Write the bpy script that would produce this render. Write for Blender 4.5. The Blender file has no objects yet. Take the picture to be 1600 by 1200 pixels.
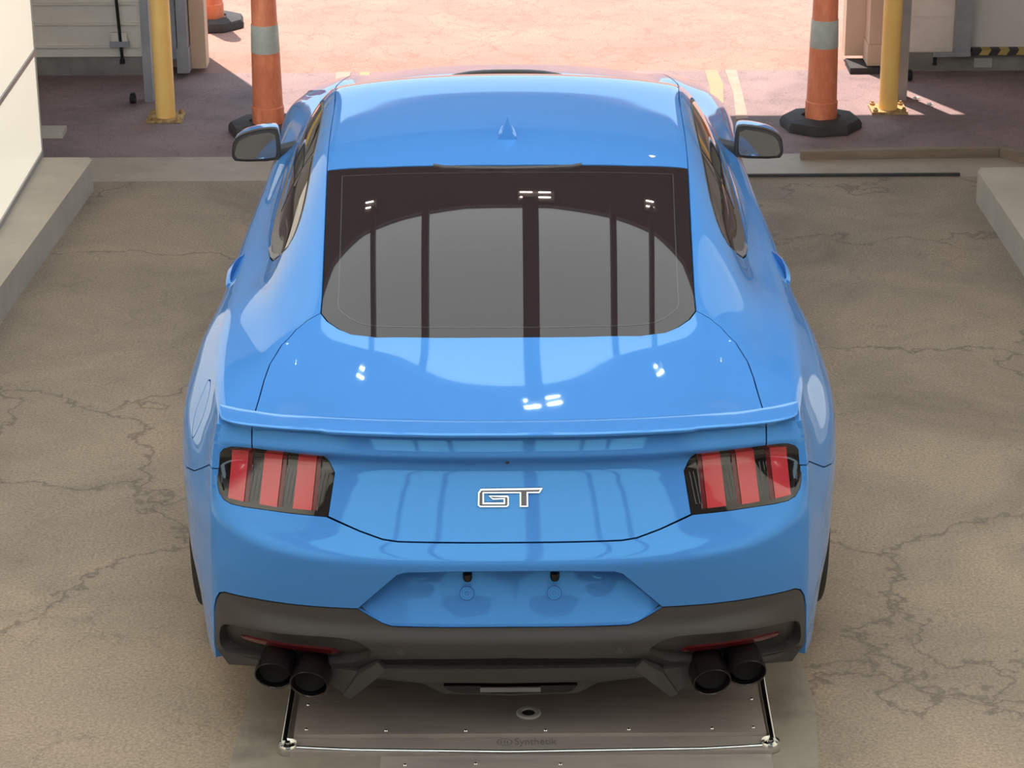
import bpy, bmesh, math, random
import numpy as np
from mathutils import Vector, Matrix
from mathutils.geometry import delaunay_2d_cdt
D=bpy.data; SC=bpy.context.scene; COL=SC.collection
random.seed(7); PI=math.pi

# ---------------- camera ----------------
cam=D.cameras.new('camera'); co=D.objects.new('camera',cam); COL.objects.link(co)
cam.sensor_width=36; cam.lens=36*3932.2/1600; cam.clip_end=200
cam.shift_x=5/1600
co.matrix_world=Matrix.Translation((0,-6.0935,3.6532))@Matrix.Rotation(PI/2-.38061,4,'X')@Matrix.Rotation(math.radians(-.33),4,'Z')
SC.camera=co
SC.view_settings.view_transform='Standard'; SC.view_settings.look='None'
SC.view_settings.exposure=0.0; SC.view_settings.gamma=1
# ---------------- sky and sun ----------------
w=D.worlds.new('World'); SC.world=w; w.use_nodes=True
bg=w.node_tree.nodes['Background']; bg.inputs[0].default_value=(.66,.86,1,1); bg.inputs[1].default_value=1.8
sun=D.lights.new('sun','SUN'); sun.energy=10; sun.angle=.009; sun.color=(1,.86,.74)
so=D.objects.new('sun',sun); COL.objects.link(so)
el=math.radians(69); sd=Vector((.431*math.cos(el),-.902*math.cos(el),-math.sin(el)))
so.rotation_euler=sd.to_track_quat('-Z','Y').to_euler(); so.location=(-4,14,14)

# ---------------- materials ----------------
def pmat(name,col,rough=.5,metal=0,coat=0,spec=.5,emit=None,es=0,coat_r=.02,ior=1.5):
    m=D.materials.new(name); m.use_nodes=True; b=m.node_tree.nodes['Principled BSDF']
    b.inputs['Base Color'].default_value=(*col,1); b.inputs['Roughness'].default_value=rough
    b.inputs['Metallic'].default_value=metal; b.inputs['Coat Weight'].default_value=coat
    b.inputs['Coat Roughness'].default_value=coat_r; b.inputs['IOR'].default_value=ior
    b.inputs['Specular IOR Level'].default_value=spec
    if emit: b.inputs['Emission Color'].default_value=(*emit,1); b.inputs['Emission Strength'].default_value=es
    return m
class NT:
    def __init__(s,m): s.t=m.node_tree; s.b=s.t.nodes['Principled BSDF']
    def n(s,ty,ins=None,**k):
        x=s.t.nodes.new(ty)
        for a,b in k.items(): setattr(x,a,b)
        for a,b in (ins or {}).items():
            if isinstance(b,tuple) and len(b)==2 and hasattr(b[0],'outputs'): s.t.links.new(b[0].outputs[b[1]],x.inputs[a])
            else: x.inputs[a].default_value=b
        return x
    def l(s,a,o,b,i): s.t.links.new(a.outputs[o],b.inputs[i])
def ramp(N,src,o,stops):
    r=N.n('ShaderNodeValToRGB'); N.l(src,o,r,'Fac'); e=r.color_ramp.elements
    while len(e)<len(stops): e.new(.5)
    for k,(p,c) in zip(e,stops): k.position=p; k.color=(*c,1) if len(c)==3 else c
    return r
def noisy(name,c1,c2,scale=4,rough=.7,bump=.0,bscale=60,c3=None,metal=0,stretch=(1,1,1),detail=8):
    m=pmat(name,c1,rough,metal); N=NT(m)
    tc=N.n('ShaderNodeTexCoord'); mp=N.n('ShaderNodeMapping'); mp.inputs['Scale'].default_value=stretch; N.l(tc,'Object',mp,'Vector')
    n=N.n('ShaderNodeTexNoise',{'Scale':scale,'Detail':detail,'Roughness':.65}); N.l(mp,'Vector',n,'Vector')
    st=[(.32,c1),(.68,c2)] if c3 is None else [(.3,c1),(.5,c2),(.7,c3)]
    r=ramp(N,n,'Fac',st); N.l(r,'Color',N.b,'Base Color')
    if bump:
        n2=N.n('ShaderNodeTexNoise',{'Scale':bscale,'Detail':6.}); N.l(mp,'Vector',n2,'Vector')
        b=N.n('ShaderNodeBump',{'Strength':bump,'Distance':.01}); N.l(n2,'Fac',b,'Height'); N.l(b,'Normal',N.b,'Normal')
    return m
def asphalt(name,cols,crack,scale=1.2,grain=.35,rough=.85,crack_scale=1.1,crack_w=.012,crack_amt=.8,bump=.35,patch=1.0):
    """worn asphalt: large tonal patches, grain, and crack lines from a distorted cell pattern"""
    m=pmat(name,cols[1],rough); N=NT(m); tc=N.n('ShaderNodeTexCoord')
    big=N.n('ShaderNodeTexNoise',{'Scale':scale,'Detail':10.,'Roughness':.62,'Distortion':.6}); N.l(tc,'Object',big,'Vector')
    r=ramp(N,big,'Fac',[(.28,cols[0]),(.5,cols[1]),(.72,cols[2])])
    fine=N.n('ShaderNodeTexNoise',{'Scale':95.,'Detail':3.,'Roughness':.7}); N.l(tc,'Object',fine,'Vector')
    fr=ramp(N,fine,'Fac',[(.3,(1-grain,)*3),(.7,(1+grain*.6,)*3)])
    mul=N.n('ShaderNodeMix',data_type='RGBA',blend_type='MULTIPLY'); mul.inputs['Factor'].default_value=1
    N.l(r,'Color',mul,6); N.l(fr,'Color',mul,7)
    dn=N.n('ShaderNodeTexNoise',{'Scale':3.5,'Detail':8.,'Roughness':.6}); N.l(tc,'Object',dn,'Vector')
    add=N.n('ShaderNodeVectorMath',operation='MULTIPLY_ADD'); N.l(dn,'Color',add,0); add.inputs[1].default_value=(.55,.55,.55); N.l(tc,'Object',add,2)
    vo=N.n('ShaderNodeTexVoronoi',{'Scale':crack_scale},feature='DISTANCE_TO_EDGE'); N.l(add,'Vector',vo,'Vector')
    vs=N.n('ShaderNodeTexVoronoi',{'Scale':crack_scale*5.3},feature='DISTANCE_TO_EDGE'); N.l(add,'Vector',vs,'Vector')
    c1=ramp(N,vo,'Distance',[(0,(1,1,1)),(crack_w,(0,0,0))]); c2=ramp(N,vs,'Distance',[(0,(.6,.6,.6)),(crack_w*2.2,(0,0,0))])
    gate=N.n('ShaderNodeTexNoise',{'Scale':1.7,'Detail':5.}); N.l(tc,'Object',gate,'Vector')
    g=ramp(N,gate,'Fac',[(.47,(0,0,0)),(.6,(patch,)*3)]); c2m=N.n('ShaderNodeMix',data_type='RGBA',blend_type='MULTIPLY'); c2m.inputs['Factor'].default_value=1
    N.l(c2,'Color',c2m,6); N.l(g,'Color',c2m,7)
    mx=N.n('ShaderNodeMix',data_type='RGBA',blend_type='LIGHTEN'); mx.inputs['Factor'].default_value=1; N.l(c1,'Color',mx,6); N.l(c2m,2,mx,7)
    am=N.n('ShaderNodeMath',operation='MULTIPLY'); N.l(mx,2,am,0); am.inputs[1].default_value=crack_amt
    fin=N.n('ShaderNodeMix',data_type='RGBA'); N.l(am,0,fin,0); N.l(mul,2,fin,6); fin.inputs[7].default_value=(*crack,1)
    N.l(fin,2,N.b,'Base Color')
    h=N.n('ShaderNodeMath',operation='SUBTRACT'); N.l(fine,'Fac',h,0); N.l(am,0,h,1)
    b=N.n('ShaderNodeBump',{'Strength':bump,'Distance':.006}); N.l(h,0,b,'Height'); N.l(b,'Normal',N.b,'Normal')
    return m
M={}
M['paint']=pmat('blue_car_paint',(.060,.205,.53),.035,0,0,.5); M['paint'].node_tree.nodes['Principled BSDF'].inputs['Specular Tint'].default_value=(.25,.72,1,1)
M['black']=pmat('satin_black_plastic',(.044,.039,.039),.48)
M['trim']=pmat('grey_trim',(.06,.055,.055),.35)
M['tip']=pmat('light_grey_trim',(.13,.125,.15),.45)
M['dark']=pmat('underbody_black',(.008,.008,.009),.8)
M['glass']=pmat('dark_tinted_glass',(.022,.015,.016),.015,0,0,.32)
M['sideglass']=pmat('tinted_side_glass',(.016,.012,.010),.02,0,.6,.8)
M['lens']=pmat('smoked_lens',(.010,.009,.009),.03,0,1)
M['red']=pmat('red_lamp_lens',(.40,.035,.045),.10,0,1)
M['redd']=pmat('dark_red_lens',(.10,.008,.012),.1,0,.6)
M['chrome']=pmat('chrome',(.82,.82,.84),.08,1)
M['chromed']=pmat('dark_chrome',(.045,.04,.04),.14,1)
M['badge']=pmat('brushed_chrome',(.52,.52,.53),.22,1); M['frit']=pmat('frit_line',(.05,.05,.048),.02,spec=.32); M['ringm']=pmat('pale_ring',(.40,.37,.36),.5); M['tipm']=pmat('black_chrome',(.022,.018,.018),.16,.6); M['mirror']=pmat('mirror_silver',(.62,.62,.62),.02,1)
M['rubber']=pmat('tyre_rubber',(.018,.018,.018),.75)
M['rim']=pmat('dark_alloy',(.05,.05,.055),.3,.8)
M['clear']=pmat('clear_lamp',(.11,.105,.105),.15,0,1)
M['white']=pmat('white_print',(.6,.6,.6),.5)
M['print']=pmat('black_print',(.02,.03,.06),.5)
M['orange']=noisy('orange_plastic',(.86,.27,.13),(.66,.18,.09),9,.5,c3=(.92,.31,.16),stretch=(1,1,.4))
M['reflective']=noisy('white_reflective_band',(.38,.40,.37),(.52,.54,.50),12,.4)
M['conebase']=noisy('black_rubber_base',(.022,.020,.022),(.05,.045,.045),8,.8,.3)
M['yellow']=noisy('yellow_bollard_paint',(.84,.50,.15),(.90,.57,.18),5,.4)
M['rusty']=noisy('rusty_bolt_plate',(.55,.40,.15),(.20,.07,.04),40,.7)
M['pvc']=pmat('glowing_cream_wall_panel',(.80,.76,.66),.3,emit=(1,.90,.72),es=.56)  # emission added to lift the wall's brightness; no lamp stands behind it
M['alu']=pmat('aluminium_strip',(.36,.35,.34),.4,.6)
M['curb']=noisy('kerb_concrete',(.38,.33,.275),(.48,.42,.35),3,.85,.25,80)
M['galv']=noisy('galvanised_steel',(.26,.26,.28),(.36,.36,.38),6,.5,metal=.3)
M['wallp']=noisy('painted_steel_wall',(.66,.60,.52),(.76,.69,.61),3,.6)
M['wallr']=noisy('stained_white_wall',(.56,.47,.42),(.74,.64,.57),4,.75,.2,c3=(.80,.70,.62))
M['wallg']=pmat('grey_wall_paint',(.62,.57,.54),.6)
M['jamb']=noisy('tan_jamb_paint',(.52,.36,.26),(.60,.44,.33),3,.7,stretch=(1,1,.3))
M['plinth']=noisy('wall_plinth_concrete',(.16,.145,.135),(.26,.24,.22),6,.9)
M['timber']=noisy('weathered_timber',(.17,.12,.085),(.27,.205,.15),5,.8,.3,stretch=(.3,3,3))
M['steel']=noisy('scuffed_steel_plate',(.19,.155,.15),(.34,.29,.265),2.5,.42,0,metal=.15,c3=(.25,.215,.20),stretch=(.35,1.6,1))
M['pipe']=pmat('polished_pipe',(.62,.62,.60),.18,1)
M['ceil']=pmat('dark_ceiling_paint',(.15,.12,.12),.8)
M['beam']=pmat('beam_steel_paint',(.10,.10,.10),.7)
m=D.materials.new('translucent_roof_sheet'); m.use_nodes=True; nt=m.node_tree; nt.nodes.remove(nt.nodes['Principled BSDF'])
tb=nt.nodes.new('ShaderNodeBsdfTranslucent'); tb.inputs['Color'].default_value=(.72,.79,.80,1); nt.links.new(tb.outputs[0],nt.nodes['Material Output'].inputs[0]); M['sky']=m
M['lamp']=pmat('lamp_tube_glow',(1,1,1),.4,emit=(1,.93,.82),es=60)
M['hazy']=pmat('hazard_yellow',(.42,.31,.10),.6)
M['hazk']=pmat('hazard_black',(.03,.025,.03),.6)
M['paintw']=noisy('worn_white_road_paint',(.38,.26,.21),(.33,.20,.16),14,.8)
M['painty']=noisy('worn_yellow_road_paint',(.38,.24,.12),(.33,.20,.15),14,.8)
M['print2']=pmat('faded_grey_print',(.17,.145,.14),.6)
M['paper']=pmat('grey_white_label',(.36,.35,.33),.6)
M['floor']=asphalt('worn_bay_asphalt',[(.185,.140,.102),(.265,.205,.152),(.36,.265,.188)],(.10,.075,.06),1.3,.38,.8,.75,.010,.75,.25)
M['concrete']=noisy('smooth_threshold_concrete',(.25,.20,.165),(.34,.275,.225),3,.6,.1,c3=(.29,.235,.195))
M['pitconc']=noisy('dark_plate_surround',(.14,.118,.098),(.24,.205,.165),3.5,.6,.1,c3=(.19,.16,.13))
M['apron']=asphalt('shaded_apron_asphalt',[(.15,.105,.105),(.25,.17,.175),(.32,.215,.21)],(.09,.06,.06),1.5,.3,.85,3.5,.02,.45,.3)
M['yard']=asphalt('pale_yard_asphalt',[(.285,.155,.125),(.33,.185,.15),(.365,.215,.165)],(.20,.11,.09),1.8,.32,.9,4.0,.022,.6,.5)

# ---------------- object helpers ----------------
def link(o,parent=None):
    COL.objects.link(o)
    if parent: o.parent=parent
    return o
def thing(name,label,cat,loc=(0,0,0),group=None):
    o=D.objects.new(name,None); COL.objects.link(o); o.location=loc; o.empty_display_size=.1
    o['label']=label; o['category']=cat
    if group:o['group']=group
    return o
def tag(o,label,cat,group=None):
    o['label']=label; o['category']=cat
    if group:o['group']=group
    return o
def wparent(o,parent):
    o.parent=parent
    if parent is not None: o.matrix_parent_inverse=Matrix.Translation(parent.location).inverted()
def fin(name,bm,mat,parent=None,bevel=0,seg=2,ang=35,smooth=True):
    if bevel:
        es=[e for e in bm.edges if e.is_manifold and e.calc_face_angle(0)>math.radians(28)]
        if es: bmesh.ops.bevel(bm,geom=es,offset=bevel,segments=seg,profile=.5,affect='EDGES',clamp_overlap=True)
    bmesh.ops.recalc_face_normals(bm,faces=bm.faces)
    me=D.meshes.new(name); bm.to_mesh(me); bm.free()
    for m in (mat if isinstance(mat,(list,tuple)) else [mat]): me.materials.append(m)
    if smooth:
        me.polygons.foreach_set('use_smooth',[True]*len(me.polygons)); me.set_sharp_from_angle(angle=math.radians(ang))
    o=D.objects.new(name,me); COL.objects.link(o)
    if parent is not None: wparent(o,parent)
    return o
def box(bm,x0,x1,y0,y1,z0,z1,mi=0):
    v=[bm.verts.new(p) for p in [(x0,y0,z0),(x1,y0,z0),(x1,y1,z0),(x0,y1,z0),(x0,y0,z1),(x1,y0,z1),(x1,y1,z1),(x0,y1,z1)]]
    for f in [(0,3,2,1),(4,5,6,7),(0,1,5,4),(1,2,6,5),(2,3,7,6),(3,0,4,7)]:
        bm.faces.new([v[i] for i in f]).material_index=mi
    return v
def prism(bm,front,back,mi=0,caps=True):
    a=[bm.verts.new(p) for p in front]; b=[bm.verts.new(p) for p in back]; n=len(a)
    if caps: bm.faces.new(a).material_index=mi; bm.faces.new(b[::-1]).material_index=mi
    for i in range(n): bm.faces.new([a[i],b[i],b[(i+1)%n],a[(i+1)%n]]).material_index=mi
def lathe(bm,prof,c=(0,0,0),n=40,axis='z',mi=0,square=None,rot=0):
    """prof: list of (r,h); closed on the axis when r==0"""
    rings=[]
    for r,h in prof:
        if r<1e-6:
            p=(0,0,h) if axis=='z' else (h,0,0) if axis=='x' else (0,h,0)
            rings.append([bm.verts.new(Vector(c)+Vector(p))]); continue
        R=[]
        for k in range(n):
            a=2*PI*k/n+rot; u,v=r*math.cos(a),r*math.sin(a)
            p=(u,v,h) if axis=='z' else (h,u,v) if axis=='x' else (u,h,v)
            R.append(bm.verts.new(Vector(c)+Vector(p)))
        rings.append(R)
    for A,B in zip(rings,rings[1:]):
        if len(A)==1 and len(B)==1: continue
        for k in range(n):
            k2=(k+1)%n
            if len(A)==1: f=[A[0],B[k],B[k2]]
            elif len(B)==1: f=[A[k],B[0],A[k2]]
            else: f=[A[k],B[k],B[k2],A[k2]]
            bm.faces.new(f).material_index=mi
def tube(bm,pts,r,n=10,mi=0,cap=True):
    pts=[Vector(p) for p in pts]; prev=None; rings=[]
    for i,p in enumerate(pts):
        t=(pts[min(i+1,len(pts)-1)]-pts[max(i-1,0)]).normalized()
        u=t.orthogonal().normalized() if prev is None else (prev-t*prev.dot(t)).normalized(); prev=u; v=t.cross(u)
        rings.append([bm.verts.new(p+r*(math.cos(2*PI*k/n)*u+math.sin(2*PI*k/n)*v)) for k in range(n)])
    for A,B in zip(rings,rings[1:]):
        for k in range(n): bm.faces.new([A[k],B[k],B[(k+1)%n],A[(k+1)%n]]).material_index=mi
    if cap: bm.faces.new(rings[0][::-1]); bm.faces.new(rings[-1])

# ---------- numeric surfaces of the car body (x right, y forward, z up) ----------
def pchip(xs, ys, x):
    xs=np.asarray(xs,float); ys=np.asarray(ys,float); x=np.asarray(x,float)
    h=np.diff(xs); d=np.diff(ys)/h; n=len(xs); m=np.zeros(n)
    if n==2: m[:]=d[0]
    else:
        for i in range(1,n-1):
            if d[i-1]*d[i]>0:
                w1=2*h[i]+h[i-1]; w2=h[i]+2*h[i-1]
                m[i]=(w1+w2)/(w1/d[i-1]+w2/d[i])
        m[0]=d[0]; m[-1]=d[-1]
    i=np.clip(np.searchsorted(xs,x)-1,0,n-2)
    t=(x-xs[i])/h[i]; tc=np.clip(t,0,1)
    v=(2*tc**3-3*tc**2+1)*ys[i]+(tc**3-2*tc**2+tc)*h[i]*m[i]+(-2*tc**3+3*tc**2)*ys[i+1]+(tc**3-tc**2)*h[i]*m[i+1]
    v=v+np.where(t<0,t*h[i]*m[0],0)+np.where(t>1,(t-1)*h[i]*m[-1],0)
    return v
def spl(xs, ys, x):           # natural-ish cubic spline, linear outside
    xs=np.asarray(xs,float); ys=np.asarray(ys,float); x=np.asarray(x,float)
    n=len(xs); h=np.diff(xs); A=np.zeros((n,n)); r=np.zeros(n)
    A[0,0]=A[-1,-1]=1
    for i in range(1,n-1):
        A[i,i-1]=h[i-1];A[i,i]=2*(h[i-1]+h[i]);A[i,i+1]=h[i]
        r[i]=6*((ys[i+1]-ys[i])/h[i]-(ys[i]-ys[i-1])/h[i-1])
    M=np.linalg.solve(A,r)
    i=np.clip(np.searchsorted(xs,x)-1,0,n-2); xc=np.clip(x,xs[0],xs[-1])
    a=(xs[i+1]-xc)/h[i]; b=(xc-xs[i])/h[i]
    v=a*ys[i]+b*ys[i+1]+((a**3-a)*M[i]+(b**3-b)*M[i+1])*h[i]**2/6
    s0=(ys[1]-ys[0])/h[0]-h[0]*(2*M[0]+M[1])/6; s1=(ys[-1]-ys[-2])/h[-1]+h[-1]*(2*M[-1]+M[-2])/6
    return v+np.minimum(x-xs[0],0)*s0+np.maximum(x-xs[-1],0)*s1
def blur(a, sig, axis):
    if sig<=0: return a
    r=int(math.ceil(3*sig)); k=np.exp(-.5*(np.arange(-r,r+1)/sig)**2); k/=k.sum()
    n=a.shape[axis]
    # linear extrapolated padding
    A=np.moveaxis(a,axis,0); lo=A[0]+(A[0]-A[1])*np.arange(r,0,-1).reshape(-1,*[1]*(A.ndim-1)); hi=A[-1]+(A[-1]-A[-2])*np.arange(1,r+1).reshape(-1,*[1]*(A.ndim-1))
    P=np.concatenate([lo,A,hi]); o=sum(k[j]*P[j:j+n] for j in range(2*r+1))
    return np.moveaxis(o,0,axis)
class HF:                     # sampled height field with bilinear lookup
    def __init__(s,u,v,g): s.u,s.v,s.g=u,v,g; s.du=u[1]-u[0]; s.dv=v[1]-v[0]; s.gu,s.gv=np.gradient(g,s.du,s.dv)
    def _s(s,G,a,b):
        a=np.asarray(a,float); b=np.asarray(b,float)
        fa=np.clip((a-s.u[0])/s.du,0,len(s.u)-1.001); fb=np.clip((b-s.v[0])/s.dv,0,len(s.v)-1.001)
        i=fa.astype(int); j=fb.astype(int); p=fa-i; q=fb-j
        return G[i,j]*(1-p)*(1-q)+G[i+1,j]*p*(1-q)+G[i,j+1]*(1-p)*q+G[i+1,j+1]*p*q
    def __call__(s,a,b): return s._s(s.g,a,b)
    def grad(s,a,b): return s._s(s.gu,a,b), s._s(s.gv,a,b)
tab=lambda *r: np.array(r,float)
Z0=tab((-.1,1.000),(.05,1.004),(.2,1.015),(.3,1.0265),(.4,1.0410),(.5,1.0590),(.58,1.0750),(.675,1.0970),(.87,1.163),(1.03,1.216),(1.2,1.266),(1.4,1.316),(1.52,1.340),(1.7,1.366),(1.95,1.384),(2.2,1.390),(2.5,1.382),(2.8,1.300),(3.1,1.175),(3.4,1.060),(3.6,1.030),(3.9,1.008),(4.3,.945),(4.6,.865),(4.8,.74))
C1=tab((-.1,.56,.990),(.2,.56,1.006),(.35,.56,1.022),(.5,.555,1.043),(.68,.55,1.068),(.87,.55,1.105),(1.09,.556,1.190),(1.3,.563,1.250),(1.6,.575,1.308),(2.03,.586,1.343),(2.5,.602,1.335),(2.8,.64,1.25),(3.1,.68,1.130),(3.4,.69,1.025),(3.6,.66,1.010),(3.9,.64,.985),(4.3,.60,.92),(4.6,.56,.83),(4.8,.5,.70))
C2=tab((-.1,.64,.987),(.2,.64,1.001),(.35,.65,1.017),(.5,.65,1.035),(.68,.65,1.056),(.87,.64,1.079),(1.09,.635,1.147),(1.3,.640,1.197),(1.5,.634,1.243),(1.8,.637,1.277),(2.2,.640,1.288),(2.5,.655,1.275),(2.8,.685,1.205),(3.1,.717,1.090),(3.4,.735,1.000),(3.6,.70,.995),(3.9,.70,.975),(4.3,.66,.91),(4.6,.62,.81),(4.8,.56,.68))
C3=tab((-.1,.74,.984),(.2,.74,1.000),(.5,.755,1.026),(.87,.752,1.030),(1.1,.752,1.043),(1.3,.755,1.040),(1.5,.760,1.022),(1.755,.787,.998),(2.02,.800,.987),(2.41,.803,.980),(2.87,.793,.985),(3.33,.765,.990),(3.6,.76,.975),(3.9,.76,.955),(4.3,.72,.895),(4.6,.67,.80),(4.8,.6,.67))
C4=tab((-.1,.77,.985),(.2,.79,1.006),(.345,.80,1.018),(.49,.82,1.019),(.76,.843,1.011),(1.06,.859,.998),(1.43,.863,.970),(1.83,.872,.945),(2.4,.862,.930),(2.9,.852,.935),(3.4,.843,.945),(3.9,.825,.93),(4.3,.80,.875),(4.6,.72,.785),(4.8,.62,.65))
DZ=tab((-.1,.012),(.2,.015),(.35,.024),(.5,.034),(.68,.044),(.87,.048),(1.09,.047),(1.3,.045),(1.6,.043),(2.0,.042),(2.5,.043),(2.8,.05),(3.1,.058),(3.4,.05),(3.9,.045),(4.8,.05))
def c4(y): return spl(C4[:,0],C4[:,1],y), spl(C4[:,0],C4[:,2],y)
def c1(y): return spl(C1[:,0],C1[:,1],y), spl(C1[:,0],C1[:,2],y)
def make_T():
    xs=np.arange(0,1.0001,.01); ys=np.arange(-.1,4.8001,.02)
    z0=spl(Z0[:,0],Z0[:,1],ys); cs=[(spl(C[:,0],C[:,1],ys),spl(C[:,0],C[:,2],ys)) for C in (C1,C2,C3,C4)]
    G=np.zeros((len(xs),len(ys)))
    dzc=spl(DZ[:,0],DZ[:,1],ys)
    for j in range(len(ys)):
        (x1,z1),(x2,z2),(x3,z3),(x4,z4)=[(a[j],b[j]) for a,b in cs]
        dz=dzc[j]; z1=z0[j]-dz
        kx=[-x1,-.5*x1,0,.25*x1,.5*x1,.75*x1,x1,x2,.5*(x2+x3),x3,x4,x4+.2]
        kz=[z1,z0[j]-.25*dz,z0[j],z0[j]-.0625*dz,z0[j]-.25*dz,z0[j]-.5625*dz,z1,z2,.5*(z2+z3)+.10*max(z2-z3-.04,0),z3,z4,z4-.06]
        A=pchip(kx,kz,xs); qq=np.clip((.95-ys[j])/.2,0,1); xr=x1+.13*qq; inner=np.clip((xr-xs)/(.03+.05*qq),0,1); inner=inner*inner*(3-2*inner)
        A=A*(1-inner)+(z0[j]-dz*(.7*(xs/x1)**2+.3*(xs/x1)**4))*inner
        q=np.clip((ys[j]-.24)/.16,0,1); q=q*q*(3-2*q)          # plain deck behind the rear window
        Bk=z0[j]-(z0[j]-z4)*np.abs(xs/x4)**2.4-np.maximum(xs-x4,0)*.2
        G[:,j]=A*q+Bk*(1-q)
    # mirror-blur
    full=np.concatenate([G[:0:-1],G]); full=blur(blur(full,2.0,0),2.5,1)
    return HF(xs,ys,full[len(xs)-1:])
KC=tab((.10,.83,.36),(.25,.845,.31),(.38,.838,.265),(.5,.832,.24),(.65,.828,.22),(.77,.820,.218),(.9,.815,.240),(1.03,.794,.262))   # rear corner: z, x, y
def kc(z): return spl(KC[:,0],KC[:,1],z), spl(KC[:,0],KC[:,2],z)
SY=[.42,.6,.8,1.0,1.2,1.5,2.0,2.6,3.1,3.5,3.9,4.3,4.6,4.78]
SR={.90:[.853,.893,.927,.940,.944,.926,.914,.897,.887,.885,.880,.845,.76,.62],
 .80:[.880,.930,.966,.978,.974,.953,.937,.922,.912,.914,.925,.885,.80,.66],
 .68:[.897,.944,.974,.981,.976,.957,.943,.931,.925,.934,.945,.905,.83,.70],
 .50:[.897,.940,.955,.955,.955,.940,.933,.926,.922,.926,.935,.905,.84,.72],
 .38:[.888,.918,.935,.935,.935,.932,.928,.924,.920,.922,.925,.895,.84,.70],
 .22:[.875,.895,.905,.905,.905,.905,.905,.905,.900,.900,.895,.865,.80,.65]}
def make_S():
    ys=np.arange(.15,4.8001,.02); zs=np.arange(.1,1.06,.01)
    rows=[]
    for z,xv in SR.items():
        xk,yk=kc(z); rows.append((np.full(len(ys),z),spl([float(yk)]+SY,[float(xk)]+xv,ys)))
    x4,z4=c4(ys); top=(z4,x4)
    G=np.zeros((len(ys),len(zs)))
    for j in range(len(ys)):
        ks=[(r[0][j],r[1][j]) for r in rows if r[0][j]<z4[j]-.025]+[(z4[j],x4[j])]
        ks=sorted(ks); G[j]=pchip([k[0] for k in ks],[k[1] for k in ks],zs)
    return HF(ys,zs,blur(blur(G,2.2,0),1.5,1))
# rear profile rows: (z at centre, z at corner, y at centre)
FR=tab((.10,.10,.13),(.30,.30,.125),(.375,.36,.072),(.43,.415,.045),(.475,.50,.060),(.60,.60,.040),(.675,.745,.026),(.687,.765,.030),(.724,.79,.062),(.80,.82,.118),(.86,.87,.158),(.905,.905,.182),(.945,.95,.142),(.962,.965,.150),(1.01,1.01,.176))
def make_F():
    xs=np.arange(0,.90,.005); zs=np.arange(.1,1.06,.0025)
    G=np.zeros((len(xs),len(zs)))
    hz=lambda q: q**7
    hy=lambda q: q**2.6
    for i,x in enumerate(xs):
        kz=[];ky=[]
        for a,b,y in FR:
            xk,yk=kc(b); q=min(x/float(xk),1.0)
            kz.append(a+(b-a)*float(hz(q))); ky.append(y+.135*q**2.6+(float(yk)-y-.135)*q**9+max(x-float(xk),0)*1.2)
        G[i]=.6*pchip(kz,ky,zs)+.4*np.interp(zs,kz,ky)
    full=np.concatenate([G[:0:-1],G]); full=blur(blur(full,3,0),2.0,1)
    return HF(xs,zs,full[len(xs)-1:])
def polyfit_hf(H,pts,px=(0,2,4),ny=5):
    """low-order surface through a region of a height field, for an even glass curvature"""
    P=np.array(pts); y0=P[:,1].mean(); A=lambda x,y: np.stack([x**i*(y-y0)**k for i in px for k in range(ny if i==0 else 3)],1)
    c=np.linalg.lstsq(A(P[:,0],P[:,1]),H(P[:,0],P[:,1]),rcond=None)[0]
    f=lambda x,y:A(np.abs(np.asarray(x,float)),np.asarray(y,float))@c
    return f
T=make_T(); S=make_S(); Fh=make_F()
# ---------------- curved sheet panels cut out of the body surfaces ----------------
def ev(dom,u,v,off=0.):
    u=np.asarray(u,float); v=np.asarray(v,float)
    if dom=='T':
        a=np.abs(u); s=np.where(u<0,-1.,1.); z=T(a,v); gx,gy=T.grad(a,v)
        P=np.stack([u,v,z],1); N=np.stack([-gx*s,-gy,np.ones_like(u)],1)
    elif dom=='F':
        a=np.abs(u); s=np.where(u<0,-1.,1.); y=Fh(a,v); gx,gz=Fh.grad(a,v)
        P=np.stack([u,y,v],1); N=np.stack([gx*s,-np.ones_like(u),gz],1)
    else:
        s=-1. if dom=='S-' else 1.; x=S(u,v); gy,gz=S.grad(u,v)
        P=np.stack([s*x,u,v],1); N=np.stack([np.full_like(u,s),-gy,-gz],1)
    N/=np.linalg.norm(N,axis=1)[:,None]
    return P+N*off,N
def blend(dom,u,v,N):
    """soften the creases where two body surfaces meet"""
    def mixn(N,w,A):
        A=A/np.linalg.norm(A,axis=1)[:,None]; R=N*(1-w[:,None])+A*w[:,None]; return R/np.linalg.norm(R,axis=1)[:,None]
    if dom=='F':
        kx,ky=kc(v); s=np.where(u<0,-1.,1.); d=np.maximum(kx-np.abs(u),0)
        n1=ev('F',kx*s,v)[1]; n2=ev('S+',ky,v)[1]; n2[:,0]*=s
        return mixn(N,np.exp(-(d/.014)**2),n1+n2)
    if dom in('S-','S+'):
        s=-1. if dom=='S-' else 1.
        kx,ky=kc(v); d=np.abs(u-ky); n1=ev('F',kx*s,v)[1]; n2=ev(dom,ky,v)[1]
        N=mixn(N,np.exp(-(d/.014)**2),n1+n2)
        x4,z4=c4(u); d=np.abs(z4-v); n1=ev('T',x4*s,u)[1]; n2=ev(dom,u,z4)[1]
        return mixn(N,np.exp(-(d/.012)**2),n1+n2)
    x4,z4=c4(v); s=np.where(u<0,-1.,1.); d=np.abs(x4-np.abs(u)); n1=ev('T',x4*s,v)[1]; n2=ev('S+',v,z4)[1]; n2[:,0]*=s
    return mixn(N,np.exp(-(d/.012)**2),n1+n2)
def area(p): return .5*sum(p[i][0]*p[(i+1)%len(p)][1]-p[(i+1)%len(p)][0]*p[i][1] for i in range(len(p)))
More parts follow.
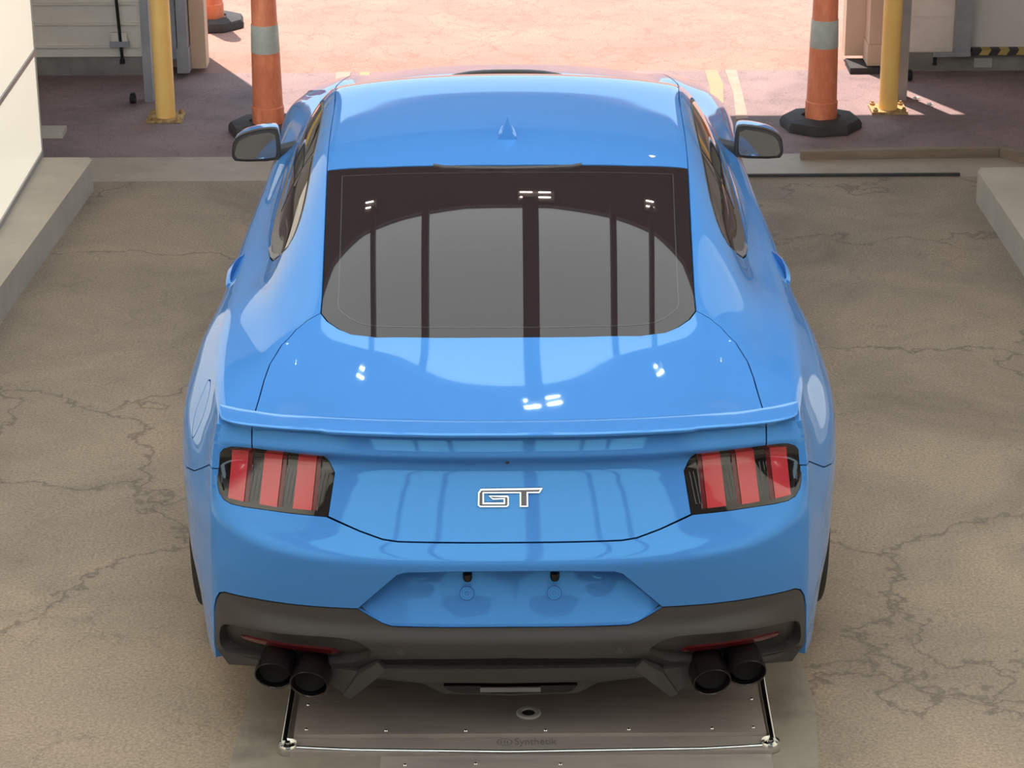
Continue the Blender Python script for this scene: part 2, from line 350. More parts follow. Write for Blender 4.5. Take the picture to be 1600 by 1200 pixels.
def dedupe(p,e=.0008):
    o=[]
    for q in p:
        if not o or math.hypot(q[0]-o[-1][0],q[1]-o[-1][1])>e:o.append((float(q[0]),float(q[1])))
    if math.hypot(o[0][0]-o[-1][0],o[0][1]-o[-1][1])<e:o.pop()
    return o
def joint(dom,q):
    """is this outline point on a crease shared by two body surfaces?"""
    u,v=q
    if dom=='T': return 'c' if abs(abs(u)-float(c4(v)[0]))<2e-4 else None
    if dom=='F': return 'k' if abs(abs(u)-float(kc(v)[0]))<2e-4 else None
    if abs(v-float(c4(u)[1]))<2e-4: return 'c'
    return 'k' if abs(u-float(kc(v)[1]))<2e-4 else None
def snap(dom,j,q):
    u,v=q; s=-1 if u<0 else 1
    if dom=='T': return (s*float(c4(v)[0]),v)
    if dom=='F': return (s*float(kc(v)[0]),v)
    return (u,float(c4(u)[1])) if j=='c' else (float(kc(v)[1]),v)
def exact(dom,j,q):
    u,v=q; s=-1. if (u<0 or dom=='S-') else 1.
    if dom=='T': a,b=c4(v); return [s*float(a),v,float(b)]
    if dom=='F': a,b=kc(v); return [s*float(a),float(b),v]
    if j=='c': a,b=c4(u); return [s*float(a),u,float(b)]
    a,b=kc(v); return [s*float(a),float(b),v]
def outline(dom,p,d,step,use=True):
    """inset outline, resampled; points on shared creases stay exactly on them"""
    p=dedupe(p)
    if area(p)<0:p=p[::-1]
    J=[joint(dom,q) if use else None for q in p]; I=inset(p,d); n=len(p)
    I=[p[i] if J[i] else I[i] for i in range(n)]; O=[];JJ=[]
    for i in range(n):
        k2=(i+1)%n; a,b=I[i],I[k2]; L=math.hypot(b[0]-a[0],b[1]-a[1]); k=max(1,int(math.ceil(L/step))); jj=J[i] if J[i]==J[k2] else None
        for m in range(k):
            q=(a[0]+(b[0]-a[0])*m/k,a[1]+(b[1]-a[1])*m/k)
            if m==0: O.append(q);JJ.append(J[i])
            elif jj: O.append(snap(dom,jj,q));JJ.append(jj)
            else: O.append(q);JJ.append(None)
    return O,JJ
def inset(p,d):
    p=dedupe(p)
    if area(p)<0:p=p[::-1]
    n=len(p);o=[]
    for i in range(n):
        a,b,c=p[i-1],p[i],p[(i+1)%n]
        e1=(b[0]-a[0],b[1]-a[1]);e2=(c[0]-b[0],c[1]-b[1]);l1=math.hypot(*e1);l2=math.hypot(*e2)
        n1=(-e1[1]/l1,e1[0]/l1);n2=(-e2[1]/l2,e2[0]/l2); m=(n1[0]+n2[0],n1[1]+n2[1]); k=m[0]*n1[0]+m[1]*n1[1]
        k=max(k,.35); o.append((b[0]+m[0]*d/k,b[1]+m[1]*d/k))
    return o
def resample(p,step):
    o=[];n=len(p)
    for i in range(n):
        a,b=p[i],p[(i+1)%n]; L=math.hypot(b[0]-a[0],b[1]-a[1]); k=max(1,int(math.ceil(L/step)))
        for j in range(k): o.append((a[0]+(b[0]-a[0])*j/k,a[1]+(b[1]-a[1])*j/k))
    return o
def smooth_poly(p,corner=50,it=3):
    """Chaikin rounding of a closed outline that keeps its sharp corners"""
    p=dedupe(p)
    for _ in range(it):
        n=len(p);o=[]
        for i in range(n):
            a,b,c=p[i-1],p[i],p[(i+1)%n]
            t=abs(math.degrees(math.atan2((b[0]-a[0])*(c[1]-b[1])-(b[1]-a[1])*(c[0]-b[0]),(b[0]-a[0])*(c[0]-b[0])+(b[1]-a[1])*(c[1]-b[1]))))
            if t>corner:o.append(b)
            else: o+= [(b[0]*.75+a[0]*.25,b[1]*.75+a[1]*.25),(b[0]*.75+c[0]*.25,b[1]*.75+c[1]*.25)]
        p=dedupe(o)
    return p
def inside(px,py,poly):
    r=np.zeros(len(px),bool); n=len(poly)
    for i in range(n):
        x1,y1=poly[i];x2,y2=poly[(i+1)%n]
        if y1==y2: continue
        c=((y1>py)!=(y2>py))&(px<(x2-x1)*(py-y1)/(y2-y1)+x1); r^=c
    return r
class Sheet:
    def __init__(s): s.v=[];s.n=[];s.f=[];s.m=[]
    def patch(s,dom,poly,holes=(),gap=.0018,off=0.,skirt=.018,step=.014,mi=0,fn=None,bl=True):
        L0,J0=outline(dom,poly,gap,step,bl and fn is None); loops=[L0]
        for h in holes:
            q=inset(h,-gap); loops.append(resample(q,step))
        F=fn or (lambda u,v:ev(dom,u,v,off))
        V=[];E=[]
        for L in loops:
            b=len(V);V+=L;E+=[(b+i,b+(i+1)%len(L)) for i in range(len(L))]
        B=np.array(V); x0,y0=B.min(0);x1,y1=B.max(0)
        gx,gy=np.meshgrid(np.arange(x0,x1,step),np.arange(y0,y1,step)); gx=gx.copy(); gx[::2]+=step*.5
        gx=gx.ravel();gy=gy.ravel(); k=inside(gx,gy,loops[0])
        for L in loops[1:]:k&=~inside(gx,gy,L)
        gx=gx[k];gy=gy[k]
        if len(gx):
            dm=np.min(np.hypot(gx[:,None]-B[None,:,0],gy[:,None]-B[None,:,1]),axis=1); k=dm>.55*step; gx=gx[k];gy=gy[k]
        P=[Vector(q) for q in V]+[Vector(q) for q in zip(gx.tolist(),gy.tolist())]
        ov,_,of,oi,*_=delaunay_2d_cdt(P,E,[],0,1e-7,True)
        A=np.array([tuple(q) for q in ov]); tri=np.array([tuple(f) for f in of]); c=A[tri].mean(1)
        k=inside(c[:,0],c[:,1],loops[0])
        for L in loops[1:]:k&=~inside(c[:,0],c[:,1],L)
        tri=tri[k]; X,N=F(A[:,0],A[:,1])
        for i,ids in enumerate(oi):
            for m in ids:
                if m<len(J0) and J0[m]: X[i]=exact(dom,J0[m],L0[m])
        if bl and fn is None: N=blend(dom,A[:,0],A[:,1],N)
        fnm=np.cross(X[tri[:,1]]-X[tri[:,0]],X[tri[:,2]]-X[tri[:,0]]); fl=(fnm*N[tri[:,0]]).sum(1)<0
        tri[fl]=tri[fl][:,::-1]; b=len(s.v)
        s.v+=X.tolist();s.n+=N.tolist();s.f+=[tuple(int(i)+b for i in t) for t in tri];s.m+=[mi]*len(tri)
        if skirt:
            for L in loops:
                Q=L; L=np.array(L);X,N=F(L[:,0],L[:,1])
                if Q is L0:
                    for i,jn in enumerate(J0):
                        if jn: X[i]=exact(dom,jn,L0[i])
                s.strip(X,X-N*skirt,mi)
    def strip(s,A,Bq,mi=0):
        n=len(A)
        for i in range(n):
            j=(i+1)%n; q=[A[i],A[j],Bq[j],Bq[i]]; nn=np.cross(q[1]-q[0],q[3]-q[0]); l=np.linalg.norm(nn)
            if l<1e-12: continue
            b=len(s.v); s.v+=[list(map(float,p)) for p in q]; s.n+=[(nn/l).tolist()]*4; s.f.append((b,b+1,b+2,b+3)); s.m.append(mi)
    def build(s,name,mats,parent=None):
        me=D.meshes.new(name); me.from_pydata(s.v,[],s.f)
        for m in (mats if isinstance(mats,(list,tuple)) else [mats]): me.materials.append(m)
        me.polygons.foreach_set('material_index',s.m); me.polygons.foreach_set('use_smooth',[True]*len(s.f))
        me.update(); me.normals_split_custom_set_from_vertices(s.n)
        o=D.objects.new(name,me); COL.objects.link(o)
        if parent is not None: wparent(o,parent)
        return o
def mir(p): return [(-x,y) for x,y in p]
def sym(half):      # half outline from the centre line out to x<0 ; returns the closed symmetric outline
    return list(half)+[(-x,y) for x,y in half[::-1]]
def sh(dom,poly,name,mats,parent,**k):
    s=Sheet(); s.patch(dom,poly,**k); return s.build(name,mats,parent)
# =====================================================================
# the place
# =====================================================================
def struct(o): o['kind']='structure'; return o
def bx(name,mat,*b,bev=0,parent=None):
    bm=bmesh.new(); box(bm,*b); return fin(name,bm,mat,parent,bevel=bev,smooth=bool(bev))
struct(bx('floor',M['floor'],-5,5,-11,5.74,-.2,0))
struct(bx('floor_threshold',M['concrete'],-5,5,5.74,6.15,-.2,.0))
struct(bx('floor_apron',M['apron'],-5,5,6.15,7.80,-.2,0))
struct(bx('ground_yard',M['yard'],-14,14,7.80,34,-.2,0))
# worn concrete surround of the plate
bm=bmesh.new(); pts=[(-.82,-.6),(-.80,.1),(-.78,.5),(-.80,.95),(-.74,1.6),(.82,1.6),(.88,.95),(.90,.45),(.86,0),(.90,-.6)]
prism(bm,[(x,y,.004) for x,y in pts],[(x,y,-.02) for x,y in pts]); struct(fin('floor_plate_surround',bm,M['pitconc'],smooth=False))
# mottled tone, darker than the floor left and right of the plate
# ---- steel scanner plate under the tail ----
pl=thing('undercarriage_plate','dark steel plate with polished pipe frame set in the floor under the car tail','floor plate',(0.055,.42,.0))
bm=bmesh.new(); x0,x1,y0,y1=-.625,.735,.255,.64
box(bm,x0,x1,y0,y1,.004,.030); fin('plate',bm,M['steel'],pl,bevel=.002)
bm=bmesh.new(); box(bm,x0-.005,x1+.01,.175,.253,.004,.018); fin('front_ledge',bm,M['steel'],pl,bevel=.002)
bm=bmesh.new(); box(bm,-.37,.74,-.08,.165,.004,.010); fin('access_cover',bm,M['steel'],pl,bevel=.001)
bm=bmesh.new()
tube(bm,[(-.648,.68,.024),(-.648,.5,.024),(-.650,.215,.024)],.011,12); tube(bm,[(-.652,.20,.022),(-.45,.183,.020),(.0,.178,.014),(.55,.180,.020),(.748,.195,.022)],.0055,12); tube(bm,[(.750,.215,.024),(.752,.45,.024),(.755,.70,.024)],.011,12)
fin('pipe_frame',bm,M['pipe'],pl,ang=60)
for cx,cy in ((-.638,.205),(.742,.205)):
    bm=bmesh.new(); lathe(bm,[(0,.030),(.008,.034),(.010,.026),(.020,.022),(.026,.030),(.030,.022),(.030,.004)],(cx,cy,.002),26); fin('corner_boss',bm,M['pipe'],pl,ang=45)
bm=bmesh.new(); 
for ang_ in range(1): lathe(bm,[(.020,.028),(.021,.033),(.032,.034),(.036,.031),(.036,.028)],(.052,.372,.002),36)
fin('lens_ring',bm,M['ringm'],pl); bm=bmesh.new(); lathe(bm,[(0,.0),(.0205,.0),(.0205,.003)],(.052,.372,.0305),28); fin('lens',bm,M['dark'],pl)
for cx,cy in ((-.590,.285),(-.595,.43),(-.36,.275),(-.13,.272),(.10,.272),(.34,.275),(.58,.278),(.700,.283),(.71,.45),(.66,.60),(.44,.60),(-.10,.12),(.14,.115),(-.30,.115)):
    bm=bmesh.new(); z=.030 if cy>.2 else .010; lathe(bm,[(0,.0035),(.004,.003),(.0055,0)],(cx,cy,z),12); fin('screw',bm,M['chrome'],pl)
cu=D.curves.new('t','FONT'); cu.body='Synthetik'; cu.size=.052; cu.align_x='LEFT'; cu.extrude=.0003
to=D.objects.new('tmp',cu); COL.objects.link(to); me=D.meshes.new_from_object(to.evaluated_get(bpy.context.evaluated_depsgraph_get())); D.objects.remove(to)
me.materials.clear(); me.materials.append(M['print2']); me.transform(Matrix.Translation((.010,.212,.0185))@Matrix.Scale(.62,4,(1,0,0))); to=D.objects.new('lettering',me); COL.objects.link(to); wparent(to,pl)
bm=bmesh.new()
for k in range(28):
    a=2*PI*k/28; b=2*PI*(k+1)/28
    for r0,r1 in ((.017,.020),):
        bm.faces.new([bm.verts.new((-.018+r*math.cos(t)*1.15,.226+r*math.sin(t),.0188)) for r,t in ((r0,a),(r1,a),(r1,b),(r0,b))])
for X in (-.028,-.018,-.010): box(bm,X-.0015,X+.0015,.216,.236,.0183,.0188)
fin('ring_emblem',bm,M['print2'],pl)
# ---- kerbs ----
def slab(name,pts,z,mat,lab,cat):
    bm=bmesh.new(); prism(bm,[(x,y,z) for x,y in pts],[(x,y,-.02) for x,y in pts]); o=fin(name,bm,mat,bevel=.012,seg=3,ang=40); return tag(o,lab,cat)
slab('kerb',[(-2.009,5.60),(-2.03,5.655),(-2.9,5.66),(-2.9,-4),(-2.36,-4),(-2.115,3.772)],.15,M['curb'],'raised concrete kerb under the glossy cream wall panel, left of the car','kerb')
slab('kerb',[(2.225,5.33),(2.25,5.40),(3.14,5.41),(3.14,-4),(2.28,-4),(2.248,4.33)],.15,M['curb'],'raised concrete kerb at the right edge of the bay','kerb')
# ---- left cream panel wall ----
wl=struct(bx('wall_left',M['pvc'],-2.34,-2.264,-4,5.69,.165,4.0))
for z0,z1,y1 in ((.150,.175,5.695),(.655,.680,5.70)):
    b=bx('panel_joint_strip',M['alu'],-2.30,-2.255,-4,y1,z0,z1,bev=.003,parent=wl)
b=bx('panel_end_strip',M['alu'],-2.345,-2.258,5.688,5.70,.15,4.0,parent=wl)
struct(bx('wall_left_rear',M['wallg'],-2.34,-2.264,-11,-4.002,0,4.0))
# ---- timber edging ----
tf=thing('timber_edging','low weathered timber edging on the floor behind the right kerb','timber edging',(1.96,6.08,0))
bm=bmesh.new(); prism(bm,[(1.470,6.035,.045),(2.465,6.055,.050),(2.465,6.10,.050),(1.470,6.08,.045)],[(1.470,6.035,0),(2.465,6.055,0),(2.465,6.10,0),(1.470,6.08,0)]); fin('timber_board',bm,M['timber'],tf,bevel=.004)
bm=bmesh.new(); prism(bm,[(2.468,6.055,.050),(2.72,5.80,.050),(2.76,5.84,.050),(2.468,6.11,.050)],[(2.468,6.055,0),(2.72,5.80,0),(2.76,5.84,0),(2.468,6.11,0)]); fin('timber_board',bm,M['timber'],tf,bevel=.004)
tag(bx('rubber_seal_strip',M['conebase'],.95,2.22,5.745,5.765,0,.014,bev=.003),'thin dark strip lying across the floor behind the right mirror','floor strip')
tag(bx('concrete_pad',M['curb'],-3.15,-2.305,6.50,6.64,0,.03,bev=.006),'small pale concrete slab on the floor behind the left kerb','slab')
# ---- back wall, left and right of the door opening ----
wb=struct(bx('wall_back_left',M['wallp'],-5,-2.02,7.80,7.95,.10,4.0))
for z in (.155,.285,.40,.62,.90): bx('rail_fold',M['wallp'],-5,-2.02,7.785,7.80,z,z+.012,parent=wb,bev=.003)
struct(bx('trim_1',M['plinth'],-5,-2.02,7.77,7.96,0,.10))
cd=thing('conduit','thin dark conduit with a flat clamp running down the ribbed left wall','conduit',(-2.19,7.77,.06))
bm=bmesh.new(); tube(bm,[(-2.168,7.772,.09),(-2.172,7.77,.16),(-2.20,7.77,.9)],.009,10); fin('pipe',bm,M['dark'],cd)
bm=bmesh.new(); box(bm,-2.232,-2.125,7.755,7.782,.165,.195); fin('clamp',bm,M['galv'],cd,bevel=.003)
bm=bmesh.new(); box(bm,-2.225,-2.135,7.770,7.785,.195,.245); fin('clamp_plate',bm,M['wallp'],cd,bevel=.004)
bm=bmesh.new(); lathe(bm,[(0,0),(.014,0),(.014,.02),(.009,.03),(0,.03)],(-2.168,7.765,.07),14); fin('pipe_end',bm,M['dark'],cd)
wr=struct(bx('wall_back_right',M['wallr'],2.12,2.53,7.80,7.95,.10,4.0))
for z in (.30,.40,.42): bx('seam_strip',M['wallr'],2.12,2.50,7.792,7.80,z,z+.006,parent=wr)
struct(bx('wall_back_far_right',M['wallg'],2.53,5,7.79,7.95,.115,4.0))
struct(bx('trim_2',M['plinth'],2.12,5,7.76,7.96,0,.10))
tag(bx('steel_post',M['galv'],2.515,2.60,7.70,7.79,.10,4.0,bev=.004),'upright grey steel post between the stained white wall and the grey wall','post')
lg=tag(bx('steel_ledge',M['galv'],2.39,2.60,7.685,7.698,.10,.125,bev=.003),'short steel ledge at the foot of the grey post','ledge')
hz=thing('hazard_strip','yellow and black striped strip along the foot of the grey wall','hazard strip',(3.2,7.74,.11))
x=2.60;k=0
bm=bmesh.new()
while x<3.8:
    w_=.052; d=.018
    prism(bm,[(x,7.72,.100),(x+w_,7.72,.100),(x+w_+d,7.72,.130),(x+d,7.72,.130)],[(x,7.79,.100),(x+w_,7.79,.100),(x+w_+d,7.79,.130),(x+d,7.79,.130)],mi=k%2); x+=w_;k+=1
fin('striped_tape',bm,[M['hazk'],M['hazy']],hz,smooth=False)
tag(bx('label_plate',M['paper'],2.635,2.735,7.748,7.762,.022,.076),'small blank pale plate on the wall foot below the striped strip','label')
bm=bmesh.new(); lathe(bm,[(0,0),(.014,.004),(.010,.02),(.012,.045),(0,.05)],(2.405,7.71,.045),12); tag(fin('wall_bolt',bm,M['dark']),'small black bolt below the steel ledge','bolt')
# ---- door jambs ----
def jamb(name,parts,lab):
    t=thing(name,lab,'door jamb',(parts[0][2],7.8,0))
    for nm,mt,*b in parts: fin(nm,(lambda q:(box(q,*b),q)[1])(bmesh.new()),M[mt],t,bevel=.004)
    return t
jamb('door_jamb',[('tan_facing','jamb',-1.785,-1.700,7.80,7.94,.03,3.15),('channel','galv',-1.845,-1.79,7.70,7.83,.07,3.15),('channel_foot','galv',-1.852,-1.785,7.69,7.83,.03,.17),('backing_post','galv',-2.02,-1.855,7.74,7.95,.10,3.15)],'left door jamb, tan facing beside a grey steel channel')
jamb('door_jamb',[('tan_facing','jamb',1.925,2.055,7.92,8.05,.05,3.15),('channel','jamb',2.035,2.105,7.74,7.92,.16,3.15),('channel_foot','jamb',2.028,2.108,7.73,7.92,.04,.16),('backing_post','galv',2.108,2.16,7.74,7.95,.0,3.15)],'right door jamb, sunlit tan facing beside a channel')
struct(bx('wall_door_side',M['jamb'],-2.4,-1.79,7.95,8.3,0,3.15)); struct(bx('wall_door_side',M['jamb'],2.06,5,7.95,8.4,0,3.15))
tag(bx('rubber_buffer',M['conebase'],1.93,2.10,7.70,7.92,0,.035,bev=.008),'black rubber buffer at the foot of the right door jamb','buffer')
tag(bx('steel_post',M['galv'],-1.972,-1.925,7.20,7.28,0,3.9,bev=.004),'slim grey steel post close behind the left yellow bollard','post')
tag(bx('steel_post',M['galv'],2.085,2.165,7.14,7.26,0,3.9,bev=.004),'slim grey steel post close behind the right yellow bollard','post')
# roller wheels by the posts
for X,Y,lab in ((-2.03,7.16,'small dark caster on the floor left of the left grey post'),(2.24,7.55,'small dark caster on the floor beside the right jamb')):
    bm=bmesh.new(); lathe(bm,[(0,-.02),(.022,-.015),(.026,0),(.022,.015),(0,.02)],(X,Y,.028),18,'x'); box(bm,X-.012,X+.012,Y-.012,Y+.014,.03,.06); tag(fin('caster',bm,M['dark'],bevel=0),lab,'caster')
random.seed(3)
for X,Y,lab in ((2.22,7.15,'crumpled pale scrap lying in the sun right of the right grey post'),(2.27,7.02,'smaller bright scrap in the shade right of the right bollard')):
    bm=bmesh.new(); bmesh.ops.create_icosphere(bm,subdivisions=2,radius=.012)
    for v in bm.verts: v.co=Vector((v.co.x*1.4,v.co.y,v.co.z*.6))*(1+random.uniform(-.35,.35))+Vector((X,Y,.012))
    tag(fin('paper_scrap',bm,M['white'],smooth=False),lab,'scrap')
# ---- header, ceiling, beams, lamps, far walls ----
struct(bx('wall_header',M['wallg'],-5,5,7.80,7.95,3.15,4.05))
struct(bx('ceiling',M['ceil'],-5,5,3.95,7.95,4.02,4.12))
struct(bx('ceiling_rear',M['ceil'],-1.92,1.90,-11,-5.55,4.02,4.12))
for a,b in ((-5,-1.92),(1.90,5)): struct(bx('ceiling_side',M['ceil'],a,b,-11,3.95,4.02,4.12))
for sg in (-1,1):
    bm=bmesh.new(); c_=[(sg*1.93,3.951),(sg*1.93,2.95),(sg*1.65,3.38),(sg*1.25,3.66),(sg*.80,3.82),(sg*.30,3.951)]
    prism(bm,[(x,y,4.02) for x,y in c_],[(x,y,4.12) for x,y in c_]); struct(fin('ceiling_corner',bm,M['ceil'],smooth=False))
bm=bmesh.new(); bm.faces.new([bm.verts.new(p) for p in ((-1.95,-5.6,4.09),(1.92,-5.6,4.09),(1.92,3.96,4.09),(-1.95,3.96,4.09))]); o=struct(fin('ceiling_skylight',bm,M['sky'],smooth=False))
struct(bx('wall_right_glow_panel',M['pvc'],2.50,2.56,-4,3.95,.165,4.0))  # unseen glowing panel, added to light the car's right side like the left
struct(bx('wall_right',M['wallg'],3.15,3.25,-11,7.80,0,4.0))
struct(bx('wall_far_left',M['wallg'],-3.3,-3.2,5.75,7.80,0,4.0))
struct(bx('wall_rear',M['wallg'],-5,5,-11.1,-11,0,3.2))
for i,(X,wd) in enumerate(((-1.10,.022),(-.60,.028),(.155,.055),(.80,.025),(1.20,.022))):
    lab=['outermost left roof beam','second roof beam from the left, over the car','wide middle roof beam over the car','second roof beam from the right, over the car','outermost right roof beam'][i]
    b=bx('roof_beam',M['beam'],X-wd,X+wd,-11,4.06,3.93,4.01,bev=.004); tag(b,lab+', dark painted steel','beam','roof beams over the bay')
for X,lab in ((-1.14,'twin tube ceiling lamp over the left side of the bay'),(.20,'twin tube ceiling lamp over the middle of the bay'),(1.20,'twin tube ceiling lamp over the right side of the bay')):
    t=thing('ceiling_lamp',lab,'lamp',(X,4.15,4.02),'twin tube lamps on the ceiling')
    bm=bmesh.new(); box(bm,X-(.13 if abs(X)<.5 else .07),X+(.13 if abs(X)<.5 else .07),4.0,4.32,3.99,4.02); fin('fixture',bm,M['ceil'],t,bevel=.004)
    for y in (4.09,4.22):
        for xa in ((-.115,.015) if abs(X)<.5 else (-.05,)):
            bm=bmesh.new(); tube(bm,[(X+xa,y,3.975),(X+xa+.085,y,3.975)],.011,10); fin('tube',bm,M['lamp'],t)
# ---- bollards ----
def bollard(X,Y,r,lab):
    t=thing('bollard',lab,'bollard',(X,Y,0),'yellow bollards at the door')
    bm=bmesh.new(); lathe(bm,[(r,.012),(r,1.25),(r*.9,1.30),(r*.5,1.33),(0,1.34)],(X,Y,0),40); fin('post',bm,M['yellow'],t,ang=40)
    bm=bmesh.new(); box(bm,X-.095,X+.095,Y-.085,Y+.085,.001,.014); fin('base_plate',bm,M['rusty'],t,bevel=.002)
    for a,b in ((-.075,-.065),(.075,-.065),(-.075,.065),(.075,.065)):
        bm=bmesh.new(); lathe(bm,[(.014,.014),(.014,.026),(.008,.028),(.008,.036),(0,.036)],(X+a,Y+b,0),6); fin('bolt',bm,M['rusty'],t,smooth=False)
bollard(-1.815,6.86,.052,'yellow bollard in the shade left of the door, behind the left mirror')
bollard(2.035,6.94,.050,'yellow bollard standing partly in sunlight right of the door')
# ---- delineator cones ----
def cone(X,Y,lab,rot=0,sc=1.,grp='orange and white delineator cones'):
    t=thing('traffic_cone',lab,'traffic cone',(X,Y,0),grp)
    def L(name,prof,mat,n=36): bm=bmesh.new(); lathe(bm,[(r*sc,h*sc) for r,h in prof],(X,Y,0),n); return fin(name,bm,M[mat],t,ang=32)
    bm=bmesh.new(); lathe(bm,[(.075*sc,.004),(.214*sc,.004),(.214*sc,.030*sc),(.200*sc,.052*sc),(.150*sc,.060*sc),(.105*sc,.062*sc),(.100*sc,.050*sc),(.070*sc,.050*sc)],(X,Y,0),8,rot=rot+PI/8); fin('rubber_base',bm,M['conebase'],t,bevel=.004)
    L('body',[(.083,.045),(.084,.14),(.079,.145),(.0735,.43)],'orange'); L('reflective_collar',[(.0735,.43),(.0745,.432),(.0700,.572),(.069,.575)],'reflective')
    L('body',[(.069,.575),(.0665,.58),(.0640,.742),(.063,.745)],'orange'); L('reflective_collar',[(.063,.745),(.0625,.747),(.058,.89),(.057,.892)],'reflective')
    L('body',[(.057,.892),(.054,1.0),(.044,1.03),(.040,1.08),(0,1.085)],'orange')
cone(1.640,6.64,'orange and white cone on octagonal black base right of the car',.2)
cone(-1.245,6.60,'orange and white cone partly hidden behind the left mirror of the car',.3)
cone(-1.80,8.93,'bright orange cone standing outside in full sun beyond the door',.1)
# ---- worn paint on the yard ----
def flat(name,pts,mat,lab,z=.003):
    bm=bmesh.new(); prism(bm,[(x,y,z) for x,y in pts],[(x,y,-.003) for x,y in pts]); tag(fin(name,bm,M[mat],smooth=False),lab,'road marking')
flat('painted_line',[(1.12,7.80),(1.19,7.80),(1.20,7.50),(1.17,7.10),(1.10,7.12),(1.12,7.4)],'painty','worn yellow paint stripe on the ground behind the right mirror')
flat('painted_line',[(1.235,7.80),(1.30,7.80),(1.29,7.3),(1.275,6.80),(1.21,6.78),(1.24,7.3)],'paintw','worn white paint stripe beside the yellow one')
flat('painted_line',[(-.968,7.80),(-.883,7.80),(-.89,7.66),(-.962,7.63)],'paintw','small worn white paint patch left of the car roof')
flat('painted_line',[(-.834,7.80),(-.773,7.80),(-.775,7.715),(-.829,7.72)],'painty','tiny worn yellow paint patch near the white one')
# =====================================================================
# the car
# =====================================================================
car=thing('car','bright blue two-door coupe with GT badge, parked with its tail towards us','car',(0,2.4,0))
PA,BK,DK=M['paint'],M['black'],M['dark']
def kx(z): return float(kc(z)[0])
def ky(z): return float(kc(z)[1])
def c1p(ys): return [(-float(c1(y)[0]),y) for y in ys]
def c4p(ys): return [(-float(c4(y)[0]),y) for y in ys]
def fy(x,z): return float(Fh(abs(x),z))
gtop=[(0,1.541),(-.192,1.547),(-.396,1.569),(-.575,1.606)]
gbot=[(0,.662),(-.212,.670),(-.378,.692),(-.454,.722),(-.493,.756),(-.529,.800),(-.551,.844)]
gbot=[(0,.662),(-.12,.664)]+gbot[1:]
seam=smooth_poly([(-.551,.844),(-.590,.826),(-.622,.795),(-.658,.720),(-.682,.60),(-.690,.50),(-.697,.328),(-.701,.225)],200,0)
hd=[(0,2.50),(-.3,2.498),(-.602,2.49)]
lamp=[(-.703,.9355),(-.6,.9300),(-.506,.9255),(-.4785,.876),(-.4955,.775),(-.6,.7765),(-.728,.782),(-.764,.786),(-.785,.795),(-.797,.811),(-.802,.835),(-.803,.872),(-.801,.897),(-.795,.913),(-.781,.929),(-.762,.936),(-.740,.937)]
lamp_top=lamp[:5]
lseam=[(-.4955,.774),(-.408,.747),(-.345,.731),(-.303,.727),(-.164,.727),(0,.727)]
# roof, rear window, windscreen, bonnet
roof=sh('T',sym(hd+c1p([2.3,2.05,1.8,1.7])+gtop[::-1]),'roof',PA,car,gap=.0012)
gp=[(x,y) for y in np.arange(.70,1.56,.04) for x in np.arange(0,.56,.04) if y>.70+.10*(x/.5)**3]
gf=polyfit_hf(T,gp,ny=4)
def Gw(u,v):
    z=gf(u,v)-.0015; e=1e-3; gx=(gf(u+e,v)-gf(u-e,v))/(2*e); gy=(gf(u,v+e)-gf(u,v-e))/(2*e)
    N=np.stack([-gx,-gy,np.ones_like(z)],1); N/=np.linalg.norm(N,axis=1)[:,None]; return np.stack([u,v,z],1),N
_q=np.array(gp); print('glass fit err',np.abs(gf(_q[:,0],_q[:,1])-T(_q[:,0],_q[:,1])).max())
rw=sh('T',sym(gtop+c1p([1.5,1.35,1.2,1.1,1.0,.92])+gbot[::-1]),'rear_window',M['glass'],car,gap=.003,fn=Gw,skirt=.03); 
fo=smooth_poly(inset(sym(gtop+c1p([1.5,1.35,1.2,1.1,1.0,.92])+gbot[::-1]),.048),60,2)
def Gl(u,v): P,N=Gw(u,v); return P+N*.0006,N
s=Sheet(); s.patch('T',fo,holes=[inset(fo,.0035)],gap=0,step=.012,skirt=0,fn=Gl); o=s.build('window_border_line',M['frit'],rw); o['label']='thin pale line just inside the glass edge'
rw['label']='tinted glass reflecting the roof opening and lamps'
cowl=[(0,3.36),(-.3,3.35),(-.55,3.33),(-.70,3.30)]
sh('T',sym([(0,2.50),(-.3,2.498),(-.602,2.488)]+c1p([2.65,2.8,3.0,3.2])+cowl[::-1]),'windshield',M['glass'],car,gap=.004,off=-.002,step=.03)
nose=[(0,4.78),(-.3,4.76),(-.5,4.70)]
hood=sh('T',sym([(0,3.40),(-.3,3.39),(-.55,3.37),(-.70,3.34),(-.70,3.6),(-.695,3.9),(-.66,4.3),(-.60,4.55)]+nose[::-1]),'hood',PA,car,step=.03)
bm=bmesh.new()
pr=[[(-.27+i*.06,3.60+.02*abs(i-4.5)/4.5) for i in range(10)]]
fr=[];bk=[]
for x,y in pr[0]:
    z=float(T(abs(x),y)); h=.068*(1-(abs(x)/.33)**3); fr.append((x,y,z,h))
vs=[]
for x,y,z,h in fr: vs.append([bm.verts.new(p) for p in ((x,y+.005,z-.01),(x,y+.02,z-.01),(x,y+.025,z+h-.012),(x,y+.015,z+h-.010),(x,y+.015,z+h-.004),(x,y+.025,z+h),(x,y+.075,z+h*.93),(x,y+.075,z+h*.93-.01),(x,y+.035,z+h-.016),(x,y+.03,z-.01))])
for a,b in zip(vs,vs[1:]):
    for i in range(10): bm.faces.new([a[i],b[i],b[(i+1)%10],a[(i+1)%10]]).material_index=1 if i in (0,1,2,8,9) else 0
bm.faces.new(vs[0]); bm.faces.new(vs[-1][::-1])
o=fin('hood_vent',bm,[BK,PA],car); o['label']='raised vent lip on the bonnet'
